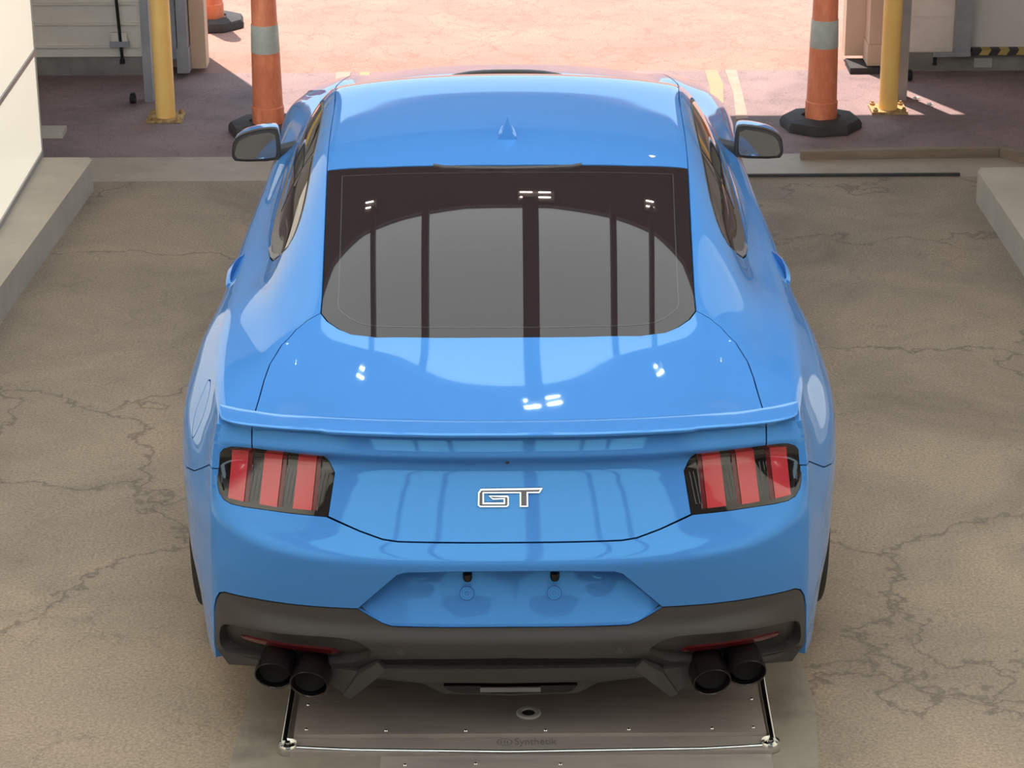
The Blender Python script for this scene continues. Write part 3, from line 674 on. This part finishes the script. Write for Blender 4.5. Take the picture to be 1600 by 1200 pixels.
# trunk lid
s=Sheet()
rear_edge=[(x,fy(x,1.008)) for x in (-.701,-.6,-.4,-.2,0)]
s.patch('T',sym(gbot[:-1]+seam+rear_edge[1:]),gap=.0018)
s.patch('F',sym([(0,1.004),(-.35,1.004),(-.703,1.0)]+lamp_top+lseam[1:]),gap=.0022,step=.011,skirt=.03)
trunk=s.build('trunk_lid',PA,car)
# quarter panels with roof rail, C pillar and rear corner
DLO=[(-.640,2.46),(-.635,2.19),(-.637,1.82),(-.637,1.60),(-.645,1.44),(-.662,1.345),(-.686,1.318),(-.712,1.355),(-.740,1.45),(-.766,1.58),(-.785,1.74),(-.797,2.03),(-.798,2.385),(-.789,2.83),(-.768,3.18),(-.742,3.16),(-.706,2.95),(-.670,2.70)]
DLO=smooth_poly(DLO,60,1)
i_b=min(range(len(DLO)),key=lambda i:math.hypot(DLO[i][0]+.789,DLO[i][1]-1.83)); i_f=min(range(len(DLO)),key=lambda i:math.hypot(DLO[i][0]+.768,DLO[i][1]-3.18))
n=len(DLO)
dlo_bottom=[DLO[i] for i in range(i_b,i_f+1)]               # door part, going forward
dlo_rest=[DLO[(i_f+k)%n] for k in range((i_b-i_f)%n+1)]     # up the pillar, roof rail, round the tip, back to the door seam
qT=c1p([3.25,3.0,2.8,2.6,2.49,2.2,1.9,1.606,1.4,1.2,1.05,.93])+seam+[(-.745,fy(.745,1.008)),(-.785,ky(1.008)-.004)]+c4p([.30,.345,.4,.49,.6,.76,.9,1.06,1.25,1.43,1.6,1.8])+dlo_rest[::-1]
qF=[(-.703,1.0),(-kx(1.0)+.0,1.0)]+[(-kx(z),z) for z in (.96,.92,.878)]+lamp[11:]+[lamp[0]]
def arch(cy,r=.375,cz=.335,a0=0,a1=180,n=22): return [(cy+r*math.cos(math.radians(a0+(a1-a0)*k/n)),cz+r*math.sin(math.radians(a0+(a1-a0)*k/n))) for k in range(n+1)]
def yz4(ys): return [(y,float(c4(y)[1])) for y in ys]
bseam=[(.905,.640),(.80,.688),(.70,.712),(.575,.733),(.45,.775),(.35,.830),(.28,.868)]
door_rear=[(1.80,float(c4(1.80)[1])),(1.86,.86),(1.855,.70),(1.80,.52),(1.70,.38),(1.63,.27)]
qS=[(ky(.878),.878),(ky(.92),.92),(ky(.96),.96),(ky(1.0),1.0)]+yz4([.30,.345,.42,.49,.6,.76,.9,1.06,1.25,1.43,1.6])+door_rear+[(1.60,.225)]+arch(1.19,a0=-17,a1=126)+bseam
bS=[(ky(.874),.874)]+bseam[::-1]+arch(1.19,a0=126.5,a1=197)+[(.70,.225),(.45,.235),(ky(.25)+.002,.25)]+[(ky(z),z) for z in (.3,.38,.44,.5,.58,.65,.7,.77,.83)]
fuel=smooth_poly([(.681,.963),(.642,.938),(.629,.884),(.58,.844),(.546,.829),(.524,.868),(.520,.929),(.56,.965),(.63,.978)],200,2)
dS=yz4([1.80,2.0,2.2,2.5,2.8,3.1,3.2])+[(3.24,.80),(3.24,.55),(3.20,.30)]+[(3.15,.26),(2.4,.25),(1.63,.265)]+door_rear[::-1][1:-1]
fS=yz4([3.2,3.4,3.6,3.9,4.1,4.3])+[(4.36,.78),(4.36,.60),(4.27,.50)]+arch(3.91,a0=20,a1=197)+[(3.4,.225),(3.20,.25),(3.20,.30),(3.24,.55),(3.24,.80)]
nS=yz4([4.3,4.45,4.6,4.77])+[(4.78,.5),(4.78,.23),(4.27,.23)]+arch(3.91,a0=-15,a1=19,n=6)+[(4.27,.50),(4.36,.60),(4.36,.78)]
sillS=[(1.60,.262),(2.4,.247),(3.18,.255),(3.42,.222),(3.55,.222),(3.50,.17),(2.4,.16),(1.58,.17),(1.55,.222)]
def well(s,dom,cy,side):      # inner wall of the wheel opening
    A=arch(cy,.3735,.335,-17,197,40); X,N=ev(dom,[a[0] for a in A],[a[1] for a in A]); B2=X.copy(); B2[:,0]-=side*.26
    for i in range(len(A)-1):
        q=[X[i],X[i+1],B2[i+1],B2[i]]; nn=np.cross(q[1]-q[0],q[3]-q[0]); nn/=np.linalg.norm(nn); b=len(s.v)
        s.v+=[p.tolist() for p in q]; s.n+=[nn.tolist()]*4; s.f.append((b,b+1,b+2,b+3)); s.m.append(0)
for side in (-1,1):
    m2=(lambda p:p) if side<0 else mir; dom='S-' if side<0 else 'S+'
    s=Sheet(); s.patch('T',m2(qT)); s.patch('F',m2(qF),step=.010,skirt=.03); s.patch(dom,qS,holes=[fuel] if side<0 else [],skirt=.02)
    q=s.build('quarter_panel',PA,car)
    if side<0: sh(dom,fuel,'fuel_door',PA,q,gap=.0025)
    s=Sheet(); s.patch('T',m2(c4p([1.8,2.0,2.3,2.6,2.9,3.2])+[(-.768,3.2)]+dlo_bottom[::-1])); s.patch(dom,dS)
    door=s.build('door',PA,car)
    s=Sheet(); s.patch('T',m2(c4p([3.2,3.4,3.6,3.9,4.1,4.3])+[(-.66,4.3),(-.695,3.9),(-.70,3.6),(-.70,3.34),(-.74,3.20),(-.768,3.2)]),step=.025); s.patch(dom,fS,step=.025)
    s.build('fender',PA,car)
    sh(dom,sillS,'side_skirt',BK,car,step=.03)
    for cy in (1.19,3.91): s=Sheet(); well(s,dom,cy,side); s.build('wheel_arch_liner',DK,car)
    # windows
    tr=sh('T',m2(DLO),'window_trim',M['trim'],car,gap=.0008,off=-.003); tr['label']='dark grey band around the side windows'
    g=inset(DLO,.006)
    # push the lower edge of the glass up so that a wide belt strip shows
    g2=[]
    for x,y in g:
        zc=-float(spl(C3[:,0],C3[:,1],y))
        if x<zc+.035 and y>1.40: x=min(x+.026,zc+.045)
        g2.append((x,y))
    rearg=[p for p in g2 if p[1]<=1.90]; 
    def clipy(poly,y0,keep):   # Sutherland-Hodgman against y=y0
        o=[]
        for i in range(len(poly)):
            a,b=poly[i-1],poly[i]; ia=(a[1]<y0)==keep; ib=(b[1]<y0)==keep
            if ia!=ib: t=(y0-a[1])/(b[1]-a[1]); o.append((a[0]+(b[0]-a[0])*t,y0))
            if ib:o.append(b)
        return o
    w1=sh('T',m2(clipy(g2,1.90,True)),'quarter_window',M['sideglass'],car,off=-.0005,skirt=.004)
    w2=sh('T',m2(clipy(g2,1.935,False)),'door_window',M['sideglass'],door,off=-.0005,skirt=.004)
    tip=[(-.7845,1.725),(-.766,1.59),(-.741,1.468),(-.716,1.375),(-.722,1.43),(-.744,1.53),(-.765,1.64),(-.773,1.72)]
    o=sh('T',m2(tip),'window_corner_trim',M['tip'],car,off=.0015,skirt=.004,gap=.0005); o['label']='pale grey corner piece of the side window'
    # door handle
    bm=bmesh.new(); R=[]
    for k in range(13):
        t=k/12; y=1.64+.24*t; z=.905+.018*t; b=.014*math.sin(PI*min(max((t*1.12-.02),0),1))**.55 if 0<t<1 else 0
        xs=float(S(y,z))+b-.012; hh=.014+.010*math.sin(PI*t); th=.016
        R.append([bm.verts.new((side*(xs+dx),y,z+dz)) for dx,dz in ((0,-hh),(th*.8,-hh*.7),(th,0),(th*.8,hh*.7),(0,hh))])
    for A,Bq in zip(R,R[1:]):
        for i in range(5): bm.faces.new([A[i],A[(i+1)%5],Bq[(i+1)%5],Bq[i]])
    bm.faces.new(R[0]); bm.faces.new(R[-1][::-1])
    h=fin('door_handle',bm,PA,door,ang=60)
    bm=bmesh.new(); lathe(bm,[(0,0),(.016,.0),(.016,.004)],(side*(float(S(1.83,.915))+.010),1.835,.915),20,'x'); 
    # tail lamp
    s=Sheet(); L=m2(lamp); s.patch('F',L,gap=.0,off=-.010,skirt=.03,step=.012,bl=False)
    lf=s.build('tail_lamp',M['lens'],car); lf['label']='dark smoked lamp housing with three red bars'
    s=Sheet(); inn=inset(L,.011)
    s.patch('F',L,holes=[inn],gap=.0,off=-.001,skirt=.012,step=.01,bl=False); s.build('lamp_rim',M['lens'],lf)
    for bt in ([(-.760,.926),(-.714,.924),(-.729,.793),(-.773,.799)],[(-.671,.917),(-.620,.915),(-.636,.787),(-.685,.790)],[(-.577,.914),(-.526,.912),(-.540,.786),(-.592,.787)]):
        s=Sheet(); s.patch('F',m2(bt),gap=0,off=.0005,skirt=.014,step=.010,bl=False); rb=s.build('red_light_bar',M['red'],lf); rb['label']='upright red light bar'
        a,b,c,d=bt; sh('F',m2([(b[0]+.001,b[1]),(b[0]+.012,b[1]),(c[0]+.012,c[1]),(c[0]+.001,c[1])]),'bar_side',M['redd'],rb,gap=0,off=-.003,skirt=.008,step=.01,bl=False)
    for xa,za in ((-.689,.921),(-.596,.915),(-.506,.910)):
        s=Sheet()
        for k in range(3):
            x0=xa-.003+k*.011-.012; s.patch('F',m2([(x0,za-.035),(x0+.005,za-.035),(x0-.012,.80),(x0-.017,.80)]),gap=0,off=-.006,skirt=.004,step=.012,bl=False)
        s.build('lamp_rib',M['lens'],lf)
# rear bumper
blk=[(-.833,.434),(-.824,.479),(-.812,.502),(-.795,.512),(-.701,.518),(-.555,.520),(-.416,.524)]
bF=lseam[::-1]+lamp[4:12]+[(-.802,.873),(-kx(.874),.874)]+[(-kx(z),z) for z in (.83,.77,.7,.65,.58,.5,.44)]+blk[1:]+[(-.318,.628),(-.305,.642),(-.282,.651),(-.15,.657),(0,.658)]
s=Sheet(); s.patch('F',sym(bF),gap=.0016,step=.011,skirt=.02)
s.patch('S-',bS); s.patch('S+',bS)
rec=sym([(0,.658),(-.15,.657),(-.282,.651),(-.305,.642),(-.318,.628),(-.416,.524),(-.378,.498),(-.350,.482),(-.325,.474),(-.167,.474),(0,.475)])
def G(u,v):
    a=np.abs(u); y=.060+.02*(a/.4)**2+np.maximum(v-.478,0)*.40
    for cx in (-.118,.118): y=y+.0018*np.exp(-(((u-cx)/.05)**2+((v-.556)/.035)**2))
    for cx in (-.245,.245): y=y-.006*np.exp(-(((u-cx)/.028)**2+((v-.588)/.022)**2))
    e=1e-4
    return np.stack([u,y,v],1),None
def Gn(u,v):
    P,_=G(u,v); e=1e-3; dx=(G(u+e,v)[0][:,1]-P[:,1])/e; dz=(G(u,v+e)[0][:,1]-P[:,1])/e
    N=np.stack([dx,-np.ones_like(u),dz],1); N/=np.linalg.norm(N,axis=1)[:,None]; return P,N
s.patch('F',rec,gap=.0,step=.009,skirt=0,fn=Gn)
rl=resample(inset(rec,0),.011); ra=np.array(rl); A1,_=ev('F',ra[:,0],ra[:,1]); B1,_=Gn(ra[:,0],ra[:,1]); s.strip(A1,B1)
bump=s.build('rear_bumper',PA,car)
# fixing points and lamps of the plate recess
for cx in (-.118,.121):
    P,N=Gn(np.array([cx]),np.array([.560])); c=Vector(P[0]); nrm=Vector(N[0])
    bm=bmesh.new(); lathe(bm,[(0,.006),(.005,.007),(.006,.004),(.013,.004),(.014,.007),(.018,.007),(.020,.0),(.020,-.01)],(0,0,0),28)
    bmesh.ops.transform(bm,matrix=Matrix.Translation(c)@nrm.to_track_quat('Z','Y').to_matrix().to_4x4(),verts=bm.verts)
    o=fin('plate_fixing',bm,PA,bump)
    bm=bmesh.new(); z=.606; y=.060+(z-.478)*.40-.006
    lathe(bm,[(0,-.012),(.010,-.012),(.013,-.004),(.013,.010),(0,.012)],(cx+.002,y+.0,z),24)
    o=fin('plate_lamp',bm,M['chromed'],bump); o['label']='small dark licence lamp'
# diffuser / black lower bumper
dF=[(0,.473),(-.167,.4725),(-.325,.4715),(-.350,.480),(-.378,.496),(-.416,.522),(-.555,.518),(-.701,.516),(-.795,.510),(-.811,.500),(-.822,.478),(-.8315,.434),(-kx(.38)+.003,.38),(-kx(.30)+.003,.30),(-.83,.285),(-.790,.277),(-.735,.272),(-.622,.284),(-.512,.290),(-.440,.300),(-.400,.322),(-.369,.350),(-.256,.361),(0,.369)]
pocket=smooth_poly([(-.826,.312),(-.820,.37),(-.811,.396),(-.79,.411),(-.725,.420),(-.6,.429),(-.468,.436),(-.415,.424),(-.378,.388),(-.405,.348),(-.45,.320),(-.55,.303),(-.72,.291),(-.80,.293)],200,2)
s=Sheet(); s.patch('F',sym(dF),holes=[pocket,mir(pocket)],gap=.001,step=.011,skirt=.06)
for pk in (pocket,mir(pocket)):
    def Gp(u,v):
        P,N=ev('F',u,v); P=P.copy(); P[:,1]+=.016+np.clip((.43-v)/.10,0,1)*.026; N=N.copy(); N[:,2]-=.15; N/=np.linalg.norm(N,axis=1)[:,None]; return P,N
    s.patch('F',pk,gap=0,step=.011,skirt=0,fn=Gp,bl=False)
    rl=np.array(resample(inset(pk,0),.011)); s.strip(ev('F',rl[:,0],rl[:,1])[0],Gp(rl[:,0],rl[:,1])[0])
diff=s.build('diffuser',BK,car); diff['label']='satin black lower bumper with fins'
for side in (-1,1):
    m2=(lambda p:p) if side<0 else mir
    rf=[(-.760,.362),(-.745,.366),(-.495,.366),(-.478,.352),(-.500,.343),(-.745,.351)]
    def Gr(u,v):
        P,N=ev('F',u,v); P=P.copy(); P[:,1]+=.024; return P,N
    s=Sheet(); s.patch('F',m2(rf),gap=0,step=.012,skirt=.02,fn=Gr,bl=False); o=s.build('reflector',M['redd'],diff); o['label']='narrow dark red reflector'
    bm=bmesh.new(); X=side*.300; Z=.398; lathe(bm,[(0,-.004),(.007,-.004),(.009,-.001),(.013,-.0015),(.014,.004)],(abs(X)*side,fy(X,Z)-.0005,Z),24,'y'); fin('parking_sensor',bm,BK,bump)
    # upright fin beside the exhaust
    def ex(pts,y0,y1,name,mat=BK,bev=.005,par=diff,dz=0):
        bm=bmesh.new(); prism(bm,[(side*abs(x)*-(-1) if False else side*abs(x),y0 if not isinstance(y0,(list,tuple)) else y0[i],z) for i,(x,z) in enumerate(pts)],[(side*abs(x),y1,z+dz) for x,z in pts])
        return fin(name,bm,mat,par,bevel=bev,ang=30)
    ex([(.366,.350),(.345,.325),(.360,.305),(.448,.212),(.470,.222),(.425,.303)],[.090,.092,.10,.135,.135,.105],.34,'diffuser_fin')
    ex([(.425,.305),(.470,.222),(.500,.240),(.508,.285),(.520,.30)],[.125,.150,.16,.165,.16],.34,'diffuser_fin',bev=.004)
    ex([(.52,.300),(.508,.272),(.80,.262),(.835,.29),(.80,.30)],[.175,.185,.25,.29,.25],.42,'diffuser_underside',bev=.004)
def exc(pts,y0,y1,name,mat=BK,bev=.004,par=diff):
    full=[(x,z,y) for (x,z),y in zip(pts,y0)]; full=full+[(-x,z,y) for x,z,y in full[::-1] if abs(x)>1e-6]
    bm=bmesh.new(); prism(bm,[(x,y,z) for x,z,y in full],[(x,y1,z) for x,z,y in full]); return fin(name,bm,mat,par,bevel=bev,ang=30)
exc([(0,.330),(-.25,.330),(-.362,.328),(-.350,.322),(-.385,.278),(-.26,.262),(0,.262)],[.088,.09,.098,.10,.135,.135,.130],.36,'diffuser_lip')
exc([(0,.36),(-.36,.352),(-.36,.325),(0,.325)],[.105,.115,.12,.11],.30,'lower_grille',M['dark'],0)
exc([(0,.270),(-.265,.270),(-.255,.245),(-.190,.200),(0,.192)],[.165,.17,.17,.185,.185],.40,'reversing_lamp_surround')
o=exc([(0,.238),(-.188,.238),(-.176,.222),(-.158,.213),(0,.211)],[.157,.160,.162,.165,.163],.19,'reversing_lamp',M['chromed'],.003); o['label']='clear reversing lamp low in the middle'
exc([(0,.234),(-.085,.234),(-.085,.219),(0,.219)],[.1545,.1545,.1565,.1565],.165,'reversing_lamp_lens',M['clear'],.001,o)
bm=bmesh.new(); box(bm,-.70,.70,.45,4.5,.17,.62); box(bm,-.62,.62,.75,3.2,.62,.95); fin('underbody',bm,DK,car)
# exhaust tips
for side in (-1,1):
    for px,y,z in ((.661,.115,.296),(.560,.080,.287)):
        bm=bmesh.new(); lathe(bm,[(.020,.30),(.040,.12),(.0475,.10),(.0475,.004),(.0500,0),(.0530,.002),(.0545,.010),(.0545,.20),(.045,.28)],(0,0,0),44,'y')
        for v in bm.verts:
            if v.co.y<.105: v.co.y-=v.co.z*.55*(1-max(v.co.y,0)/.105)
        bmesh.ops.transform(bm,matrix=Matrix.Translation((side*px,y,z))@Matrix.Rotation(math.radians(side*5),4,'Z')@Matrix.Rotation(math.radians(-3),4,'X'),verts=bm.verts)
        o=fin('exhaust_tip',bm,[M['tipm']],car,ang=40); o['label']='dark polished round tailpipe end'
        bm=bmesh.new(); lathe(bm,[(0,.05),(.047,.05),(.047,.06)],(0,0,0),30,'y'); bmesh.ops.transform(bm,matrix=Matrix.Translation((side*px,y,z)),verts=bm.verts); fin('exhaust_bore',bm,DK,o)
# spoiler
LY=tab((0,.230),(.05,.230),(.332,.243),(.62,.288),(.712,.315),(.797,.355)); TE=tab((0,.130,1.0200),(.162,.132,1.0198),(.334,.145,1.019),(.508,.172,1.0165),(.62,.191,1.0165),(.70,.211,1.0165),(.75,.226,1.0185),(.775,.243,1.0195),(.790,.268,1.0190),(.797,.305,1.018))
bm=bmesh.new(); R=[]
xs=[0,.05,.1,.15,.2,.25,.3,.35,.4,.45,.48,.495,.50,.505,.515,.54,.58,.62,.66,.69,.71,.73,.745,.757,.768,.777,.784,.789,.793,.796,.7975]
xs=[-x for x in xs[:0:-1]]+xs
for x in xs:
    a=abs(x); ly=float(pchip(LY[:,0],LY[:,1],a)); ye=float(pchip(TE[:,0],TE[:,1],a)); ze=float(pchip(TE[:,0],TE[:,2],a)); t=1/(1+math.exp((a-.502)/.004)); ye-=.007*t
    k=min(1,max(0,(.7975-a)/.045))**.5; zl=float(T(a,ly)); th=.003+.005*k+.002*t
    yb=min(fy(a,1.0)+.012,ly-.004); yb=max(yb,ye+.02)
    my=.5*(ly+ye); zm=.5*(zl+ze)+.0005
    pts=[(ly+.004,zl-.004),(ly,zl+.0004),(ly-.004,zl+.0014),(my+.2*(ly-ye),zl*.7+ze*.3+.0012),(my-.15*(ly-ye),zl*.35+ze*.65+.0008),(ye+.012,ze-.0003),(ye+.003,ze-.0008),(ye,ze-.003),(ye+.002,ze-th),(ye+.010,ze-th-.002),(yb,min(1.0,ze-th-.006)),(yb+.02,.99)]
    R.append([bm.verts.new((x,p,q)) for p,q in pts])
for A,Bq in zip(R,R[1:]):
    for i in range(len(A)-1): bm.faces.new([A[i],Bq[i],Bq[i+1],A[i+1]])
bm.faces.new(R[0]); bm.faces.new(R[-1][::-1])
fin('spoiler',bm,PA,car,ang=50)
# badge: traced on the lid, in metres around its centre
def bz(px,py): return ((px/5.3333+640-795)/576.,.854-(py/5.3333+660-760)*.00152)
G1=[(566,575),(588,545),(1106,541),(1078,582),(982,582),(982,692),(912,692),(912,582),(614,582),(614,655),(778,655),(778,630),(688,633),(650,600),(812,600),(822,612),(822,678),(806,692),(580,692),(563,678)]
P=[bz(*q) for q in G1]
bm=bmesh.new(); prism(bm,[(x,fy(x,z)-.0065,z) for x,z in P],[(x,fy(x,z)+.004,z) for x,z in P]); badge=fin('gt_badge',bm,M['badge'],trunk,bevel=.0022,seg=2,ang=25); badge['label']='chrome GT letters with dark inlay'
Pi=inset(P,.0040)
bm=bmesh.new(); prism(bm,[(x,fy(x,z)-.0084,z) for x,z in Pi],[(x,fy(x,z)-.0050,z) for x,z in Pi]); fin('badge_inlay',bm,M['trim'],badge)
bm=bmesh.new(); lathe(bm,[(0,-.003),(.004,-.004),(.0055,-.001),(.0055,.004)],(-.005,fy(.005,.919)-.001,.919),20,'y'); o=fin('rear_camera',bm,M['lens'],trunk); o['label']='small black camera lens above the badge'
# roof antenna fin
bm=bmesh.new(); y0=1.735; zr=float(T(0,y0)); rings=[]
for t in [0,.15,.35,.55,.75,.9,1]:
    y=y0+.165*t; h=.074*(1-t**1.3); z=float(T(0,y)); wd=.031*(1-t**2)**.5+.002
    R=[]
    for k in range(9):
        a=PI*k/8; u=math.cos(a); v=math.sin(a); R.append(bm.verts.new((u*wd*(1-.86*v**.8) if abs(u)>1e-6 else 0,y+(.02*(1-t)*v),z-.003+h*v**1.4)))
    rings.append(R)
for A,Bq in zip(rings,rings[1:]):
    for k in range(8): bm.faces.new([A[k],A[k+1],Bq[k+1],Bq[k]])
bm.faces.new(rings[0]); bm.faces.new(rings[-1][::-1]); fin('antenna',bm,PA,roof,ang=50)
sp=Sheet(); sp.patch('T',[(.463+.010*math.cos(a)*(1+.3*math.sin(3*a)),1.651+.008*math.sin(a)) for a in [i*PI/5 for i in range(10)]],gap=0,off=.002,step=.004,skirt=.003); o=sp.build('paint_chip',M['white'],roof); o['label']='tiny whitish speck on the roof'
# high brake lamp under the roof edge
bm=bmesh.new(); fr=[(-.235,1.545),(-.20,1.528),(-.1,1.516),(0,1.513),(.1,1.516),(.20,1.528),(.235,1.545)]
top=[(x,y,float(T(abs(x),y))+.004) for x,y in fr]+[(x,y+.02,float(T(abs(x),y+.02))+.001) for x,y in fr[::-1]]
prism(bm,top,[(x,y,z-.012) for x,y,z in top]); hb=fin('high_brake_lamp',bm,BK,car,bevel=.001)
bm=bmesh.new(); fr=[(-.155,1.522),(-.07,1.5145),(0,1.513),(.07,1.5145),(.155,1.522)]
prism(bm,[(x,y-.001,float(T(abs(x),y))+.0045) for x,y in fr]+[(x,y+.007,float(T(abs(x),y))+.0055) for x,y in fr[::-1]],[(x,y-.001,float(T(abs(x),y))+.0015) for x,y in fr]+[(x,y+.007,float(T(abs(x),y))+.002) for x,y in fr[::-1]]); fin('brake_lamp_lens',bm,M['clear'],hb)
# mirrors
mo=[(-1.035,.961),(-1.027,1.006),(-.994,1.029),(-.933,1.046),(-.869,1.052),(-.856,1.040),(-.851,.948),(-.862,.924),(-1.020,.921),(-1.034,.938)]
mg=[(-1.022,.959),(-1.011,.998),(-.982,1.017),(-.922,1.030),(-.876,1.035),(-.868,1.026),(-.866,.952),(-.876,.936),(-1.007,.934),(-1.021,.946)]
mo=smooth_poly(mo,200,1); mg=smooth_poly(mg,200,1); mc=(-.945,.985)
for side in (-1,1):
    def Q(p,y,k=1,dz=0): return (side*-1*(mc[0]+(p[0]-mc[0])*k) if side>0 else mc[0]+(p[0]-mc[0])*k, y, mc[1]+(p[1]-mc[1])*k+dz)
    bm=bmesh.new(); prev=None
    for y,k,dz in ((3.0,.975,0),(2.994,.99,0),(2.996,1.0,0),(3.02,1.0,0),(3.06,.98,0),(3.10,.90,-.001),(3.13,.76,-.003),(3.15,.5,-.004),(3.155,.2,-.004)):
        R=[bm.verts.new(Q(p,y,k,dz)) for p in mo]
        if prev:
            for i in range(len(R)): 
                f=bm.faces.new([prev[i],R[i],R[(i+1)%len(R)],prev[(i+1)%len(R)]]); f.material_index=0 if y>3.025 else 1
        else: bm.faces.new(R[::-1]).material_index=1
        prev=R
    bm.faces.new(prev); mir_o=fin('wing_mirror',bm,[PA,BK],car,ang=50); mir_o['label']='blue door mirror shell with black rim'
    # glass: flat, aimed slightly in and up
    bm=bmesh.new(); prism(bm,[Q(p,2.990) for p in mg],[Q(p,2.998) for p in mg])
    C0=Vector(Q(mc,2.994)); 
    R3=Matrix.Rotation(math.radians(-8.2),4,'X')@Matrix.Rotation(math.radians(-3.3*side),4,'Z')
    bmesh.ops.transform(bm,matrix=Matrix.Translation(C0)@R3@Matrix.Translation(-C0),verts=bm.verts)
    gl=fin('mirror_glass',bm,M['mirror'],mir_o,smooth=False)
    if side>0:
        cu=D.curves.new('mirror_text','FONT'); cu.body='OBJECTS IN MIRROR ARE\nCLOSER THAN THEY APPEAR'; cu.size=.0105; cu.align_x='CENTER'; cu.extrude=.0002
        to=D.objects.new('tmp',cu); COL.objects.link(to); dg=bpy.context.evaluated_depsgraph_get(); me=D.meshes.new_from_object(to.evaluated_get(dg)); D.objects.remove(to)
        me.materials.clear(); me.materials.append(M['print']); me.transform(Matrix.Translation((.942,2.9885,.950))@Matrix.Rotation(PI/2,4,'X')); to=D.objects.new('mirror_lettering',me); COL.objects.link(to); wparent(to,gl)
    bm=bmesh.new(); R=[]
    for t in (0,.25,.5,.75,1):
        x=.868-.09*t; y=3.03+.06*t; z=.948-.004*t; h=.020+.010*t
        R.append([bm.verts.new((side*x,y+dy,z+dz)) for dy,dz in ((-.03,-h*.7),(-.036,0),(-.025,h*.8),(.03,h),(.045,0),(.035,-h))])
    for A,Bq in zip(R,R[1:]):
        for i in range(6): bm.faces.new([A[i],A[(i+1)%6],Bq[(i+1)%6],Bq[i]])
    bm.faces.new(R[0]);bm.faces.new(R[-1][::-1]); fin('mirror_arm',bm,BK,mir_o,ang=50)
# nose
for side in (-1,1):
    s=Sheet(); s.patch('S-' if side<0 else 'S+',nS,step=.03); q=c4p([4.3,4.45,4.6,4.77])+[(-.5,4.70),(-.60,4.55),(-.66,4.3)]
    s.patch('T',q if side<0 else mir(q),step=.03); fb=s.build('front_bumper_corner',PA,car)
bm=bmesh.new(); pts=[(-.70,4.775,.23),(-.45,4.81,.23),(0,4.83,.23),(.45,4.81,.23),(.70,4.775,.23)]
A=[bm.verts.new(p) for p in pts]; Bq=[bm.verts.new((x*.98,y-.005,.64 if abs(x)>.6 else .70)) for x,y,z in pts]
for i in range(4): bm.faces.new([A[i],A[i+1],Bq[i+1],Bq[i]])
fin('front_grille',bm,BK,car)
# wheels
def wheel(cx,cy,side):
    bm=bmesh.new(); prof=[(.235,-.10),(.27,-.125),(.325,-.128),(.343,-.105),(.345,0),(.343,.105),(.325,.128),(.27,.125),(.235,.10)]
    lathe(bm,[(r,side*h) for r,h in prof],(cx,cy,.345),56,'x'); t=fin('wheel',bm,M['rubber'],car,ang=40)
    bm=bmesh.new(); lathe(bm,[(.238,side*.11),(.238,-side*.08)],(cx,cy,.345),48,'x'); lathe(bm,[(0,side*.075),(.05,side*.08),(.06,side*.05)],(cx,cy,.345),24,'x')
    for k in range(10):
        a=2*PI*k/10; c,s_=math.cos(a),math.sin(a); q=[]
        for r,wv,h in ((.04,.020,.07),(.238,.012,.10)):
            for d in (-1,1): q.append((cx+side*h,cy+r*c-d*wv*s_,.345+r*s_+d*wv*c))
        prism(bm,[q[0],q[1],q[3],q[2]],[(p[0]-side*.03,p[1],p[2]) for p in (q[0],q[1],q[3],q[2])])
    fin('rim',bm,M['rim'],t)
for cx,cy,sd_ in ((-.850,1.19,-1),(.850,1.19,1),(-.80,3.91,-1),(.80,3.91,1)): wheel(cx,cy,sd_)
